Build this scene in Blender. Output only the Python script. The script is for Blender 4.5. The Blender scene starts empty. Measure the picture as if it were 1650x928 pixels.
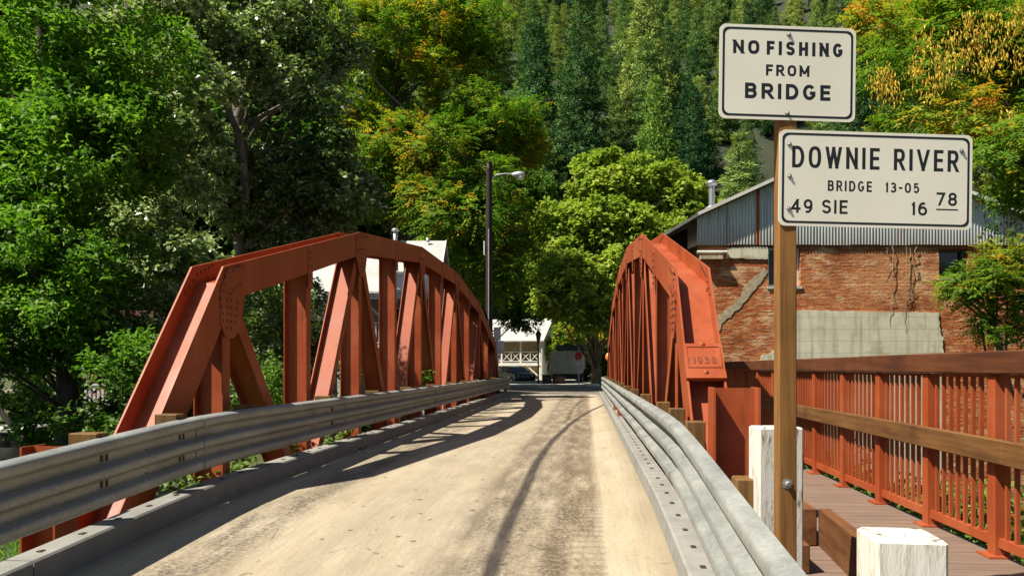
import bpy, math, random
import numpy as np
from mathutils import Vector, Matrix
R = math.radians
S = bpy.context.scene
COL = S.collection
# ---------------------------------------------------------------- camera, light
F_PX, XV, YH, EYE = 1250.0, 944.0, 592.0, 1.25       # focal length (px of 1650), bridge vanishing point, eye height over the deck
TH = math.atan((XV - 825.0) / F_PX)
CT, ST = math.cos(TH), math.sin(TH)
cam = bpy.data.cameras.new('camera'); co = bpy.data.objects.new('camera', cam); COL.objects.link(co)
co.location = (0, 0, EYE); co.rotation_euler = (R(90), 0, TH)
cam.sensor_width = 36; cam.lens = 36 * F_PX / 1650; cam.shift_y = (YH - 464) / 1650
cam.clip_start = .05; cam.clip_end = 3000
S.camera = co
sdir = Vector((-.61, -.33, 1.0)).normalized()            # towards the sun
elev = math.asin(sdir.z); az = math.atan2(sdir.x, sdir.y)
w = bpy.data.worlds.new('World'); S.world = w; w.use_nodes = True
nt = w.node_tree; bg = nt.nodes['Background']; sky = nt.nodes.new('ShaderNodeTexSky')
sky.sky_type = 'NISHITA'; sky.sun_disc = False; sky.sun_elevation = elev; sky.sun_rotation = az
nt.links.new(sky.outputs[0], bg.inputs[0]); bg.inputs[1].default_value = .05
sl = bpy.data.lights.new('sun', 'SUN'); sl.energy = 5.0; sl.angle = R(.5); sl.color = (1, .92, .78)
so = bpy.data.objects.new('sun', sl); COL.objects.link(so); so.rotation_euler = sdir.to_track_quat('Z', 'Y').to_euler()
so.location = (-20, -20, 40)
S.view_settings.view_transform = 'Standard'; S.view_settings.look = 'None'; S.view_settings.gamma = 1
S.view_settings.exposure = .95
S.view_settings.use_curve_mapping = False
S.render.engine = 'CYCLES'
S.cycles.max_bounces = 6; S.cycles.diffuse_bounces = 2; S.cycles.glossy_bounces = 3; S.cycles.transmission_bounces = 4
S.cycles.transparent_max_bounces = 8; S.cycles.use_denoising = True; S.cycles.caustics_reflective = False; S.cycles.caustics_refractive = False
try: S.cycles.denoising_prefilter = 'ACCURATE'; S.cycles.denoiser = 'OPENIMAGEDENOISE'
except Exception: pass

def W(px, py, d):
    "world point seen at photo pixel px,py at depth d (metres along the view)"
    xc = (px - 825) / F_PX * d
    return Vector((xc * CT - d * ST, d * CT + xc * ST, EYE + (YH - py) / F_PX * d))
def Wz(px, d, z):
    p = W(px, YH, d); p.z = z; return p

# ---------------------------------------------------------------- mesh helper
class MB:
    def __init__(s): s.v = []; s.f = []; s.sm = []
    def add(s, vs, fs, smooth=False):
        n = len(s.v); s.v += [tuple(p) for p in vs]; s.f += [tuple(i + n for i in f) for f in fs]; s.sm += [smooth] * len(fs); return s
    def box(s, x0, x1, y0, y1, z0, z1, M=None):
        vs = [Vector((x, y, z)) for x in (x0, x1) for y in (y0, y1) for z in (z0, z1)]
        if M is not None: vs = [M @ p for p in vs]
        return s.add(vs, [(0, 1, 3, 2), (4, 6, 7, 5), (0, 4, 5, 1), (2, 3, 7, 6), (0, 2, 6, 4), (1, 5, 7, 3)])
    def bbox(s, x0, x1, y0, y1, z0, z1, b=.01, M=None):
        "box with chamfered vertical edges and top"
        ring = [(x0 + b, y0), (x1 - b, y0), (x1, y0 + b), (x1, y1 - b), (x1 - b, y1), (x0 + b, y1), (x0, y1 - b), (x0, y0 + b)]
        cx, cy = (x0 + x1) / 2, (y0 + y1) / 2
        kx, ky = 1 - 2 * b / (x1 - x0), 1 - 2 * b / (y1 - y0)
        r2 = [(cx + (x - cx) * kx, cy + (y - cy) * ky) for x, y in ring]
        vs = [Vector((x, y, z)) for r, z in ((r2, z0), (ring, z0 + b), (ring, z1 - b), (r2, z1)) for x, y in r]
        if M is not None: vs = [M @ p for p in vs]
        fs = [tuple(range(7, -1, -1)), tuple(range(24, 32))]
        for k in range(3):
            for i in range(8): j = (i + 1) % 8; fs.append((k * 8 + i, k * 8 + j, k * 8 + 8 + j, k * 8 + 8 + i))
        return s.add(vs, fs)
    def prism(s, poly, axis, a0, a1, M=None):
        "poly: 2D points extruded along axis 0/1/2 from a0 to a1"
        def mk(p, a):
            q = [p[0], p[1]]; q.insert(axis, a); return Vector(q)
        n = len(poly); vs = [mk(p, a0) for p in poly] + [mk(p, a1) for p in poly]
        if M is not None: vs = [M @ p for p in vs]
        return s.add(vs, [tuple(range(n - 1, -1, -1)), tuple(range(n, 2 * n))] + [(i, (i + 1) % n, n + (i + 1) % n, n + i) for i in range(n)])
    def bar(s, p0, p1, wx, wy, up=(0, 0, 1)):
        "rectangular bar from p0 to p1; wx across, wy along 'up'"
        p0, p1 = Vector(p0), Vector(p1); a = (p1 - p0); L = a.length; a.normalize()
        x = a.cross(Vector(up)); 
        if x.length < 1e-4: x = a.cross(Vector((0, 1, 0)))
        x.normalize(); y = x.cross(a)
        M = Matrix((x, a, y)).transposed().to_4x4(); M.translation = p0
        return s.box(-wx / 2, wx / 2, 0, L, -wy / 2, wy / 2, M)
    def tube(s, pts, rad, n=8, cap=True):
        pts = [Vector(p) for p in pts]; rad = rad if hasattr(rad, '__len__') else [rad] * len(pts)
        rings = []; ref = None
        for i, p in enumerate(pts):
            t = (pts[min(i + 1, len(pts) - 1)] - pts[max(i - 1, 0)]).normalized()
            if ref is None: ref = t.cross(Vector((0.3, 1, 0.1))); 
            if ref.length < 1e-3: ref = t.cross(Vector((1, 0, 0)))
            x = (ref - t * ref.dot(t)).normalized(); ref = x; y = t.cross(x)
            rings.append([p + (x * math.cos(2 * math.pi * k / n) + y * math.sin(2 * math.pi * k / n)) * rad[i] for k in range(n)])
        vs = [v for r in rings for v in r]; fs = []
        for i in range(len(pts) - 1):
            for k in range(n): j = (k + 1) % n; fs.append((i * n + k, i * n + j, i * n + n + j, i * n + n + k))
        s.add(vs, fs, True)
        if cap:
            s.add(rings[0], [tuple(range(n - 1, -1, -1))]); s.add(rings[-1], [tuple(range(n))])
        return s
    def lathe(s, prof, c=(0, 0, 0), n=12, M=None, smooth=True):
        vs = []; fs = []
        for r, z in prof:
            for k in range(n):
                a = 2 * math.pi * k / n; p = Vector((r * math.cos(a), r * math.sin(a), z))
                if M is not None: p = M @ p
                vs.append(p + Vector(c))
        for i in range(len(prof) - 1):
            for k in range(n): j = (k + 1) % n; fs.append((i * n + k, i * n + j, i * n + n + j, i * n + n + k))
        s.add(vs, fs, smooth)
        s.add(vs[:n], [tuple(range(n - 1, -1, -1))]); s.add(vs[-n:], [tuple(range(n))]); return s
    def grid(s, rows, smooth=True):
        n = len(rows[0]); vs = [p for r in rows for p in r]
        return s.add(vs, [(i * n + k, i * n + k + 1, i * n + n + k + 1, i * n + n + k) for i in range(len(rows) - 1) for k in range(n - 1)], smooth)
    def dome(s, c, nrm, r, h=.6, n=6):
        nrm = Vector(nrm).normalized(); x = nrm.orthogonal().normalized(); y = nrm.cross(x); c = Vector(c)
        vs = [c + (x * math.cos(2 * math.pi * k / n) + y * math.sin(2 * math.pi * k / n)) * r for k in range(n)]
        vs += [c + (x * math.cos(2 * math.pi * k / n) + y * math.sin(2 * math.pi * k / n)) * r * .65 + nrm * r * h * .8 for k in range(n)] + [c + nrm * r * h]
        fs = [(k, (k + 1) % n, n + (k + 1) % n, n + k) for k in range(n)] + [(n + k, n + (k + 1) % n, 2 * n) for k in range(n)]
        return s.add(vs, fs, True)
    def build(s, name, mat, parent=None, kind=None):
        m = bpy.data.meshes.new(name); m.from_pydata(s.v, [], s.f); m.polygons.foreach_set('use_smooth', s.sm); m.update()
        return link(name, m, mat, parent, kind)
def link(name, m, mat, parent=None, kind=None):
    if mat is not None: m.materials.append(mat)
    o = bpy.data.objects.new(name, m); COL.objects.link(o)
    if parent is not None: o.parent = parent
    if kind: o['kind'] = kind
    return o
def big_mesh(name, V, F, att=None):
    m = bpy.data.meshes.new(name); V = np.asarray(V, np.float32); F = np.asarray(F, np.int32); k = F.shape[1]
    m.vertices.add(len(V)); m.vertices.foreach_set('co', V.ravel())
    m.loops.add(F.size); m.loops.foreach_set('vertex_index', F.ravel())
    m.polygons.add(len(F)); m.polygons.foreach_set('loop_start', np.arange(0, F.size, k, dtype=np.int32))
    m.update(calc_edges=True)
    if att is not None:
        a = m.attributes.new('tint', 'FLOAT', 'FACE'); a.data.foreach_set('value', np.asarray(att, np.float32))
    return m
def tag(o, label, cat, group=None):
    o['label'] = label; o['category'] = cat
    if group: o['group'] = group
    return o
def thing(name, label, cat, loc=(0, 0, 0), rz=0, group=None):
    o = bpy.data.objects.new(name, None); COL.objects.link(o); o.location = loc; o.rotation_euler = (0, 0, rz); o.empty_display_size = .2
    return tag(o, label, cat, group)
def copy_thing(o, loc, rz, label, scale=None, parent=None):
    c = o.copy(); COL.objects.link(c)
    if parent is None:
        c.location = loc; c.rotation_euler = (0, 0, rz); c['label'] = label
        if scale: c.scale = scale
    else: c.parent = parent
    for ch in o.children: copy_thing(ch, None, None, None, None, c)
    return c

# ---------------------------------------------------------------- materials
class N:
    "tiny node DSL"
    def __init__(s, name):
        s.m = bpy.data.materials.new(name); s.m.use_nodes = True; s.t = s.m.node_tree; s.b = s.t.nodes['Principled BSDF']; s.out = s.t.nodes['Material Output']
    def n(s, ty, **k):
        x = s.t.nodes.new('ShaderNode' + ty)
        for a, v in k.items(): setattr(x, a, v)
        return x
    def l(s, a, b): s.t.links.new(a, b); return b
    def set(s, sock, v):
        if hasattr(v, 'links') or isinstance(v, bpy.types.NodeSocket): s.l(v, sock)
        else: sock.default_value = v
    def math(s, op, a, b=0., c=None, clamp=False):
        x = s.n('Math', operation=op, use_clamp=clamp); s.set(x.inputs[0], a); s.set(x.inputs[1], b)
        if c is not None: s.set(x.inputs[2], c)
        return x.outputs[0]
    def obj(s): return s.n('TexCoord').outputs['Object']
    def pos(s): return s.n('NewGeometry').outputs['Position']
    def sep(s, v): x = s.n('SeparateXYZ'); s.l(v, x.inputs[0]); return x.outputs
    def comb(s, x=0., y=0., z=0.):
        c = s.n('CombineXYZ'); s.set(c.inputs[0], x); s.set(c.inputs[1], y); s.set(c.inputs[2], z); return c.outputs[0]
    def scale(s, v, sc):
        m = s.n('Mapping'); s.l(v, m.inputs[0]); m.inputs['Scale'].default_value = sc; return m.outputs[0]
    def noise(s, v, sc, det=3., rough=.55, dist=0.):
        x = s.n('TexNoise'); s.l(v, x.inputs['Vector']); x.inputs['Scale'].default_value = sc; x.inputs['Detail'].default_value = det
        x.inputs['Roughness'].default_value = rough; x.inputs['Distortion'].default_value = dist; return x.outputs['Fac']
    def vor(s, v, sc, feat='F1', out='Distance'):
        x = s.n('TexVoronoi', feature=feat); s.l(v, x.inputs['Vector']); x.inputs['Scale'].default_value = sc; return x.outputs[out]
    def ramp(s, f, stops, interp='LINEAR'):
        x = s.n('ValToRGB'); s.l(f, x.inputs[0]); e = x.color_ramp.elements; x.color_ramp.interpolation = interp
        while len(e) < len(stops): e.new(.5)
        for i, (p, c) in enumerate(stops):
            e[i].position = p; e[i].color = (c, c, c, 1) if not hasattr(c, '__len__') else tuple(c) + (1,)
        return x.outputs[0]
    def mix(s, f, a, b, mode='MIX'):
        x = s.n('MixRGB', blend_type=mode); s.set(x.inputs[0], f)
        for k, v in ((1, a), (2, b)):
            if isinstance(v, bpy.types.NodeSocket): s.l(v, x.inputs[k])
            else: x.inputs[k].default_value = tuple(v) + (1,)
        return x.outputs[0]
    def bump(s, h, st=.3, d=.01):
        x = s.n('Bump'); x.inputs['Strength'].default_value = st; x.inputs['Distance'].default_value = d; s.l(h, x.inputs['Height']); s.l(x.outputs[0], s.b.inputs['Normal'])
    def col(s, c): s.set(s.b.inputs['Base Color'], c if isinstance(c, bpy.types.NodeSocket) else tuple(c) + (1,)); return s
    def done(s, rough=.6, metal=0., spec=None):
        s.set(s.b.inputs['Roughness'], rough); s.b.inputs['Metallic'].default_value = metal
        if spec is not None: s.b.inputs['Specular IOR Level'].default_value = spec
        return s.m
def noisy(name, c1, c2, sc, rough=.6, metal=0., stretch=(1, 1, 1), bump=0., det=4., lo=.35, hi=.65, spec=None, wpos=False):
    x = N(name); v = x.scale(x.pos() if wpos else x.obj(), stretch); f = x.noise(v, sc, det)
    x.col(x.ramp(f, [(lo, c1), (hi, c2)]))
    if bump: x.bump(f, bump)
    return x.done(rough, metal, spec)
def plain(name, c, rough=.6, metal=0., spec=None): return noisy(name, [k * .93 for k in c], [min(1, k * 1.06) for k in c], 6, rough, metal, spec=spec)
def leaf_mat(name, stops, trans=.35, rough=.55, tcol=1.25, spec=.18, vary=.0):
    x = N(name); a = x.n('Attribute', attribute_name='tint').outputs['Fac']
    if vary: a = x.math('ADD', a, x.math('MULTIPLY_ADD', x.n('ObjectInfo').outputs['Random'], vary, -vary / 2), None, True)
    c = x.ramp(a, stops)
    if vary: c = x.mix(x.math('MULTIPLY', x.math('FRACT', x.math('MULTIPLY', x.n('ObjectInfo').outputs['Random'], 7.31)), .55), c, x.mix(1., c, (1.75, 1.25, .75), 'MULTIPLY'))
    x.col(c); x.done(rough, 0, spec)
    t = x.n('BsdfTranslucent'); g = x.mix(1.0, c, (tcol, tcol * 1.1, tcol * .55), 'MULTIPLY'); x.l(g, t.inputs[0])
    m = x.n('MixShader'); m.inputs[0].default_value = trans; x.l(x.b.outputs[0], m.inputs[1]); x.l(t.outputs[0], m.inputs[2]); x.l(m.outputs[0], x.out.inputs[0])
    return x.m
M = {}
def steel():
    x = N('red_painted_steel'); p = x.obj()
    f = x.noise(p, 1.3, 5, .6); g = x.noise(x.scale(p, (1, 1, .15)), 9, 4, .6)
    c = x.ramp(f, [(.3, (.25, .045, .0125)), (.5, (.305, .063, .0185)), (.72, (.365, .102, .042))])
    c = x.mix(x.ramp(g, [(.58, 0.), (.8, .45)]), c, (.11, .028, .013))
    st_ = x.noise(x.scale(p, (3, 3, .22)), 5, 5, .7); c = x.mix(x.ramp(st_, [(.56, 0.), (.72, .5)]), c, (.10, .03, .014))
    sp = x.noise(p, 38, 3, .6); c = x.mix(x.ramp(sp, [(.66, 0.), (.71, .6)]), c, (.075, .026, .014))
    x.col(c); x.bump(x.noise(p, 60, 2), .06, .003); return x.done(x.ramp(f, [(.3, .45), (.7, .6)]), 0, .28)
M['steel'] = steel()
def galv():
    x = N('galvanised_steel'); p = x.obj(); f = x.noise(x.scale(p, (1, .35, 1)), 5, 5, .65); g = x.vor(p, 55, out='Color'); q = x.noise(x.scale(p, (1, 3, .3)), 7, 4)
    c = x.ramp(f, [(.3, (.21, .225, .22)), (.7, (.35, .36, .34))]); c = x.mix(.16, c, x.ramp(x.sep(g)[0], [(.0, .2), (1., .8)]), 'OVERLAY')
    c = x.mix(x.ramp(q, [(.55, 0.), (.8, .35)]), c, (.27, .24, .185))
    x.col(c); x.bump(x.noise(p, 9, 3), .08, .01); return x.done(x.ramp(f, [(.3, .5), (.7, .62)]), .35, .4)
M['galv'] = galv()
def wood(name, c1, c2, dark, ax='z', sc=14, rough=.7):
    x = N(name); p = x.obj(); st = {'x': (.06, 1, 1), 'y': (1, .06, 1), 'z': (1, 1, .06)}[ax]
    f = x.noise(x.scale(p, st), sc, 5, .6, .3); k = x.noise(p, 2.2, 3)
    c = x.ramp(f, [(.32, c1), (.6, c2)]); c = x.mix(x.ramp(k, [(.5, 0.), (.75, .6)]), c, dark); x.col(c); x.bump(f, .35, .006); return x.done(rough, 0, .3)
M['post_wood'] = wood('weathered_post_wood', (.145, .064, .017), (.25, .12, .033), (.075, .032, .01), 'z', 30)
M['block_wood'] = wood('treated_block_wood', (.095, .046, .013), (.17, .09, .026), (.04, .02, .009), 'z', 26)
M['hand_wood'] = wood('stained_handrail_wood', (.06, .019, .007), (.115, .038, .013), (.028, .01, .005), 'y', 22)
M['mid_wood'] = wood('weathered_rail_wood', (.085, .036, .011), (.17, .08, .025), (.036, .015, .006), 'y', 22)
M['timber'] = wood('heavy_timber_wood', (.085, .033, .011), (.16, .066, .022), (.03, .013, .006), 'y', 18)
M['pole_wood'] = wood('tarred_pole_wood', (.013, .009, .008), (.030, .020, .015), (.009, .007, .006), 'z', 20)
def white_post():
    x = N('flaking_white_paint'); p = x.obj(); f = x.noise(x.scale(p, (1, 1, .18)), 26, 6, .65, .4); c = x.ramp(f, [(.50, (.60, .585, .53)), (.585, (.45, .42, .35)), (.635, (.12, .09, .065))])
    x.col(c); x.bump(f, .55, .01); return x.done(.65)
M['white_post'] = white_post()
M['white'] = noisy('white_house_paint', (.55, .54, .50), (.68, .67, .63), 2, .5)
M['sign_face'] = noisy('cream_sign_sheeting', (.735, .71, .605), (.80, .775, .665), 2.5, .35, det=5)
M['sign_black'] = plain('black_sign_ink', (.012, .012, .014), .4)
M['sign_back'] = noisy('sign_metal', (.4, .42, .42), (.52, .54, .54), 5, .45, .4)
M['bolt'] = noisy('zinc_bolt', (.22, .22, .21), (.42, .42, .40), 40, .4, .6)
M['dark_hole'] = plain('dark_hole_fill', (.05, .03, .02), .8)  # near-black boxes on the surface paint the darkness of open holes
def curbm():
    x = N('weathered_curb_concrete'); p = x.pos(); f = x.noise(p, 5, 6, .65); q = x.noise(x.scale(p, (1, .5, 1)), 1.2, 4)
    c = x.ramp(f, [(.3, (.18, .18, .168)), (.7, (.28, .275, .25))]); c = x.mix(x.ramp(q, [(.45, 0.), (.7, .5)]), c, (.14, .135, .12)); x.col(c); x.bump(f, .25, .01); return x.done(.85)
M['curb'] = curbm()
M['concrete'] = noisy('pale_concrete', (.36, .35, .31), (.50, .49, .44), 3, .85, bump=.2)
M['asphalt'] = noisy('old_asphalt', (.075, .07, .062), (.14, .13, .11), 1.5, .9, bump=.2, wpos=True)
M['dark_metal'] = plain('black_painted_metal', (.015, .016, .018), .45, .3)
M['glass'] = plain('dark_window_glass', (.012, .014, .016), .08, 0, .6)
M['rivet'] = plain('dark_red_rivet_paint', (.11, .024, .011), .6)
M['rubber'] = plain('tyre_rubber', (.02, .02, .02), .85)
M['chrome'] = plain('brushed_flue_metal', (.55, .55, .55), .3, .8)
M['red_sign'] = plain('red_sign_sheeting', (.42, .02, .02), .45)
M['orange_sign'] = plain('orange_reflector', (.75, .20, .06), .45)
M['lampglass'] = plain('lamp_glass', (.65, .68, .68), .15)
# ================================================================= the setting: ground, river, road
def zd(v):
    t = 6.75 - v
    return -.06 * (t + math.sqrt(t * t + .36)) / 2
V0, SP, NP, DVR = 5.56, 2.5, 12, .60                     # first truss panel point, panel length, panels
UL, UR = -3.85, .965                           # inner faces of the two trusses
TD = .37                                       # truss depth across
def smooth(a, b, x): t = min(1, max(0, (x - a) / (b - a))); return t * t * (3 - 2 * t)
def gz(u, v):
    z = -.45 - .55 * smooth(-5, -9, u) - .3 * smooth(1.4, 4.0, u) - .5 * smooth(4, 10, u)
    z -= .12 * math.sin(u * .9 + v * .7) * smooth(1.2, 3, abs(u + 1.3) - 2)
    ch = smooth(8.5, 14, v) * (1 - smooth(27, 34, v)); z += ch * (-3.9 - z)
    if v > 27: z = z + smooth(29, 36, v) * (-.06 - z)
    d = v * CT - u * ST; xc = u * CT + v * ST
    far = max(0, d - 78)
    h = .60 * far * smooth(0, 40, far) + 4 * math.sin(xc * .021 + 1) * smooth(80, 140, d)
    side = max(0, -xc - 45) * .35 * smooth(20, 50, d)
    right = max(0, xc - 75) * .35
    if u > -4.1 and u < 1.25 and v < 5.6: z = zd(v) - .25
    elif u > -4.5 and u < 1.6 and v < 6.2: z = min(z, zd(v) - .45)
    return z + h + side + right
def ground_mat():
    x = N('grassy_ground'); p = x.pos(); f = x.noise(p, .35, 5); g = x.noise(p, 6, 4)
    c = x.ramp(f, [(.35, (.028, .05, .013)), (.55, (.05, .065, .02)), (.72, (.12, .09, .045))]); c = x.mix(.35, c, x.ramp(g, [(.3, (.02, .03, .01)), (.7, (.11, .11, .05))])); far = x.math('DIVIDE', x.math('SUBTRACT', x.sep(p)[1], 78.), 20., clamp=True); c = x.mix(far, c, x.ramp(f, [(.35, (.012, .024, .009)), (.7, (.03, .034, .015))])); x.col(c); x.bump(g, .4, .05); return x.done(.95)
us = sorted(set([-900, -600, -400, -300, -220, -160, -120, -90, -70, -55, -44, -35, -28, -22, -17, -13] + [round(-11 + .5 * i, 2) for i in range(46)] + [-4.5, -4.1, 1.25, 1.6, 14, 17, 21, 26, 32, 40, 50, 62, 76, 92, 115, 150, 200, 280, 380, 500, 700, 900]))
vs_ = sorted(set([-300, -120, -60, -30, -15, -8] + [-4 + 1.0 * i for i in range(44)] + [5.6, 5.0, 5.3, 42, 45, 50, 56, 63, 70] + [78 + 10 * i for i in range(42)] + [560, 700, 900]))
mb = MB(); mb.grid([[(u, v, gz(u, v)) for u in us] for v in vs_][::-1]); mb.build('ground', ground_mat(), None, 'structure')
x = N('river_water'); x.col((.02, .035, .03)); x.bump(x.noise(x.pos(), 3, 3), .3, .05); x.done(.08, 0, .6)
MB().add([(-120, 8, -3.1), (90, 8, -3.1), (90, 36, -3.1), (-120, 36, -3.1)], [(0, 1, 2, 3)]).build('river', x.m, None, 'structure')
def road_mat():
    x = N('dusty_bridge_deck'); p = x.pos(); s = x.sep(p); u, v = s[0], s[1]
    wob = x.math('MULTIPLY_ADD', x.noise(x.comb(0., v, 0.), .14, 1), .2, -.1); uw = x.math('ADD', u, wob)
    f = x.noise(x.scale(p, (1, .35, 1)), 1.6, 6, .62); g = x.noise(p, 45, 3, .7); fine = x.noise(x.scale(p, (1, .04, 1)), 26, 4, .6)
    c = x.ramp(f, [(.3, (.335, .277, .188)), (.5, (.395, .335, .237)), (.7, (.45, .39, .287))])
    c = x.mix(x.ramp(g, [(.46, 0.), (.70, .33)]), c, (.13, .103, .074))
    c = x.mix(x.ramp(x.noise(p, 110, 2, .6), [(.60, 0.), (.72, .4)]), c, (.5, .44, .33))
    c = x.mix(x.ramp(fine, [(.46, 0.), (.72, .28)]), c, (.15, .118, .083))
    def band(center, half, soft, col, amt, c, brk=None):
        d = x.math('ABSOLUTE', x.math('SUBTRACT', uw, center)); m = x.math('SUBTRACT', 1., x.math('DIVIDE', x.math('SUBTRACT', d, half), soft, clamp=True), clamp=True)
        m = x.math('MULTIPLY', m, amt)
        if brk is not None: m = x.math('MULTIPLY', m, brk)
        return x.mix(m, c, col)
    brk = x.ramp(x.noise(x.scale(p, (2.2, .5, 1)), 2.0, 6, .7), [(.32, .2), (.56, 1.)])
    spk = x.ramp(x.noise(p, 30, 4, .75), [(.38, .35), (.56, 1.)])
    bs = x.math('MULTIPLY', brk, spk)
    cr = x.n('TexVoronoi', feature='DISTANCE_TO_EDGE'); x.l(x.scale(p, (1, .35, 1)), cr.inputs['Vector']); cr.inputs['Scale'].default_value = .9
    ck = x.math('LESS_THAN', x.math('ADD', cr.outputs['Distance'], x.math('MULTIPLY_ADD', x.noise(p, 9, 4), .05, -.022)), .003); c = x.mix(x.math('MULTIPLY', ck, .5), c, (.08, .062, .045))
    c = band(-1.35, .5, .5, (.19, .16, .12), .4, c, brk)
    c = band(-.55, .28, .35, (.085, .066, .047), .85, c, bs)          # rough worn wheel path
    c = band(-.08, .14, .1, (.085, .06, .038), .92, c, bs)            # tread path
    c = band(-2.70, .12, .34, (.065, .052, .04), .88, c, bs)
    c = band(-.92, .015, .05, (.14, .108, .075), .6, c, brk)
    q = x.math('MAXIMUM', x.math('SUBTRACT', v, 9.), 0.); sk = x.math('MULTIPLY_ADD', x.math('MULTIPLY', q, q), .0042, -.63)
    c = band(sk, .03, .05, (.036, .03, .027), .95, c, x.ramp(x.noise(x.scale(p, (3, .5, 1)), 4, 4, .7), [(.2, .6), (.55, 1.)]))
    # fine transverse tread marks in the right path
    tr = x.math('MULTIPLY', x.math('SINE', x.math('MULTIPLY', v, 42.)), .5); inb = x.math('LESS_THAN', x.math('ABSOLUTE', x.math('SUBTRACT', uw, .02)), .13)
    c = x.mix(x.math('MULTIPLY', x.math('MULTIPLY', x.math('GREATER_THAN', tr, .2), inb), .3), c, (.14, .1, .062))
    # scattered dark spots of dirt in the middle
    vv = x.n('TexVoronoi'); x.l(x.scale(p, (1, .8, 1)), vv.inputs['Vector']); vv.inputs['Scale'].default_value = 7; vv.inputs['Randomness'].default_value = 1
    cell = x.sep(vv.outputs['Color']); rad = x.math('MULTIPLY', x.math('SUBTRACT', cell[0], .62, None), .55)
    dd = x.math('ADD', vv.outputs['Distance'], x.math('MULTIPLY_ADD', x.noise(p, 24, 3), .22, -.11))
    m = x.math('LESS_THAN', dd, rad); cen = x.math('LESS_THAN', x.math('ABSOLUTE', x.math('ADD', u, 1.3)), 1.0)
    m = x.math('MULTIPLY', m, x.math('MULTIPLY_ADD', cen, .55, .12)); c = x.mix(m, c, (.055, .04, .027))
    # dirt along the curbs
    e = x.math('MINIMUM', x.math('ABSOLUTE', x.math('ADD', u, 3.44)), x.math('ABSOLUTE', x.math('SUBTRACT', u, .6)))
    c = x.mix(x.math('MULTIPLY', x.math('SUBTRACT', 1., x.math('DIVIDE', e, .22, clamp=True)), .45), c, (.14, .105, .065))
    x.col(c); x.bump(x.math('ADD', g, x.math('MULTIPLY', f, .6)), .35, .008); return x.done(.92, 0, .2)
CL, CR = -3.44, .6                              # curb faces
vl = [-8 + .5 * i for i in range(91)]
vl = [v for v in vl if v <= 36.01]
mb = MB(); mb.grid([[(CL - .03, v, zd(v)), (CR + .03, v, zd(v))] for v in vl][::-1], False)
mb.grid([[(CL - .03, v, zd(v) - .3), (CR + .03, v, zd(v) - .3)] for v in vl], False)
mb.grid([[(CL - .03, v, zd(v)), (CL - .03, v, zd(v) - .3)] for v in vl], False)
mb.grid([[(CR + .03, v, zd(v) - .3), (CR + .03, v, zd(v))] for v in vl], False)
mb.add([(CL - .03, 36, 0), (CR + .03, 36, 0), (CR + .03, 36, -.3), (CL - .03, 36, -.3)], [(0, 3, 2, 1)])
mb.build('road', road_mat(), None, 'structure')
# street beyond the bridge, with a pavement and kerb on its far side
mb = MB(); mb.add([(-34, 36.02, -.012), (28, 36.02, -.012), (28, 52.0, -.012), (-34, 52.0, -.012)], [(0, 1, 2, 3)]); 
st = N('dusty_street_asphalt'); p = st.pos(); f = st.noise(p, .9, 6, .65); g = st.noise(p, 30, 3)
c = st.ramp(f, [(.3, (.12, .105, .085)), (.7, (.22, .19, .15))]); c = st.mix(st.ramp(g, [(.4, 0.), (.7, .3)]), c, (.08, .07, .06)); st.col(c); st.bump(g, .3, .01); st.done(.9)
mb.build('street', st.m, None, 'structure')
MB().box(-34, 28, 52.0, 90, -.2, .10).build('pavement', M['concrete'], None, 'structure')
# curbs: concrete beams with dark raised boxes for bolt pockets, in lengths
def curb_side(u0, u1, inward):
    mb = MB(); hole = MB(); joints = [-6.2, -2.4, 1.1, 4.55, 8.2, 12, 16, 20, 24, 28, 32, 35.6]
    for a, b in zip(joints[:-1], joints[1:]):
        n = max(2, int((b - a) / .5)); ring = []
        for i in range(n + 1):
            v = a + .006 + (b - a - .012) * i / n; z = zd(v); h = .175
            lo, hi = (u0, u1) if u0 < u1 else (u1, u0)
            ring.append([(lo, v, z - .1), (lo, v, z + h - .015), (lo + .015, v, z + h), (hi - .015, v, z + h), (hi, v, z + h - .015), (hi, v, z - .1)])
        mb.grid(ring, False); mb.add(ring[0], [tuple(range(6))]); mb.add(ring[-1], [tuple(range(5, -1, -1))])
        k = a + .2
        while k < b - .1:
            z = zd(k) + .1755; uc = u0 + (.1 if u1 > u0 else -.1)
            hole.box(uc - .016, uc + .016, k - .026, k + .026, z - .001, z + .006); k += .42
    o = mb.build('curb', M['curb'], None, 'structure'); hole.build('bolt_pocket', M['dark_hole'], o)
curb_side(CL, CL - .21, 1); curb_side(CR, CR + .21, -1)

# ================================================================= the two trusses
ZT = [None, 2.36, None, 3.59, None, 4.11, None, 4.11, None, 3.59, None, 2.36]
ZL = -.72; HB = .38                              # bottom chord axis; chord flange height
def vn(n): return V0 + SP * n
AX = [(vn(n), ZT[n] - HB / 2 / (math.cos(math.atan(.35)))) for n in (1, 3, 5, 7, 9, 11)]
def strip(mb, pts, half, x0, x1, caps=(None, None)):
    "mitred plate strip along 2D axis points (v,z), +-half, from x0 to x1"
    P = [Vector(p) for p in pts]; up = []; dn = []
    for i, p in enumerate(P):
        ds = []
        if i > 0: ds.append((P[i] - P[i - 1]).normalized())
        if i < len(P) - 1: ds.append((P[i + 1] - P[i]).normalized())
        if len(ds) == 1 and caps[0 if i == 0 else 1] is not None: ds.append(Vector(caps[0 if i == 0 else 1]).normalized())
        ns = [Vector((-d.y, d.x)) for d in ds]; n = sum(ns, Vector((0, 0))).normalized(); k = half / max(.3, n.dot(ns[0]))
        up.append(p + n * k); dn.append(p - n * k)
    for i in range(len(P) - 1):
        mb.prism([tuple(dn[i]), tuple(dn[i + 1]), tuple(up[i + 1]), tuple(up[i])], 0, x0, x1)
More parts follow.
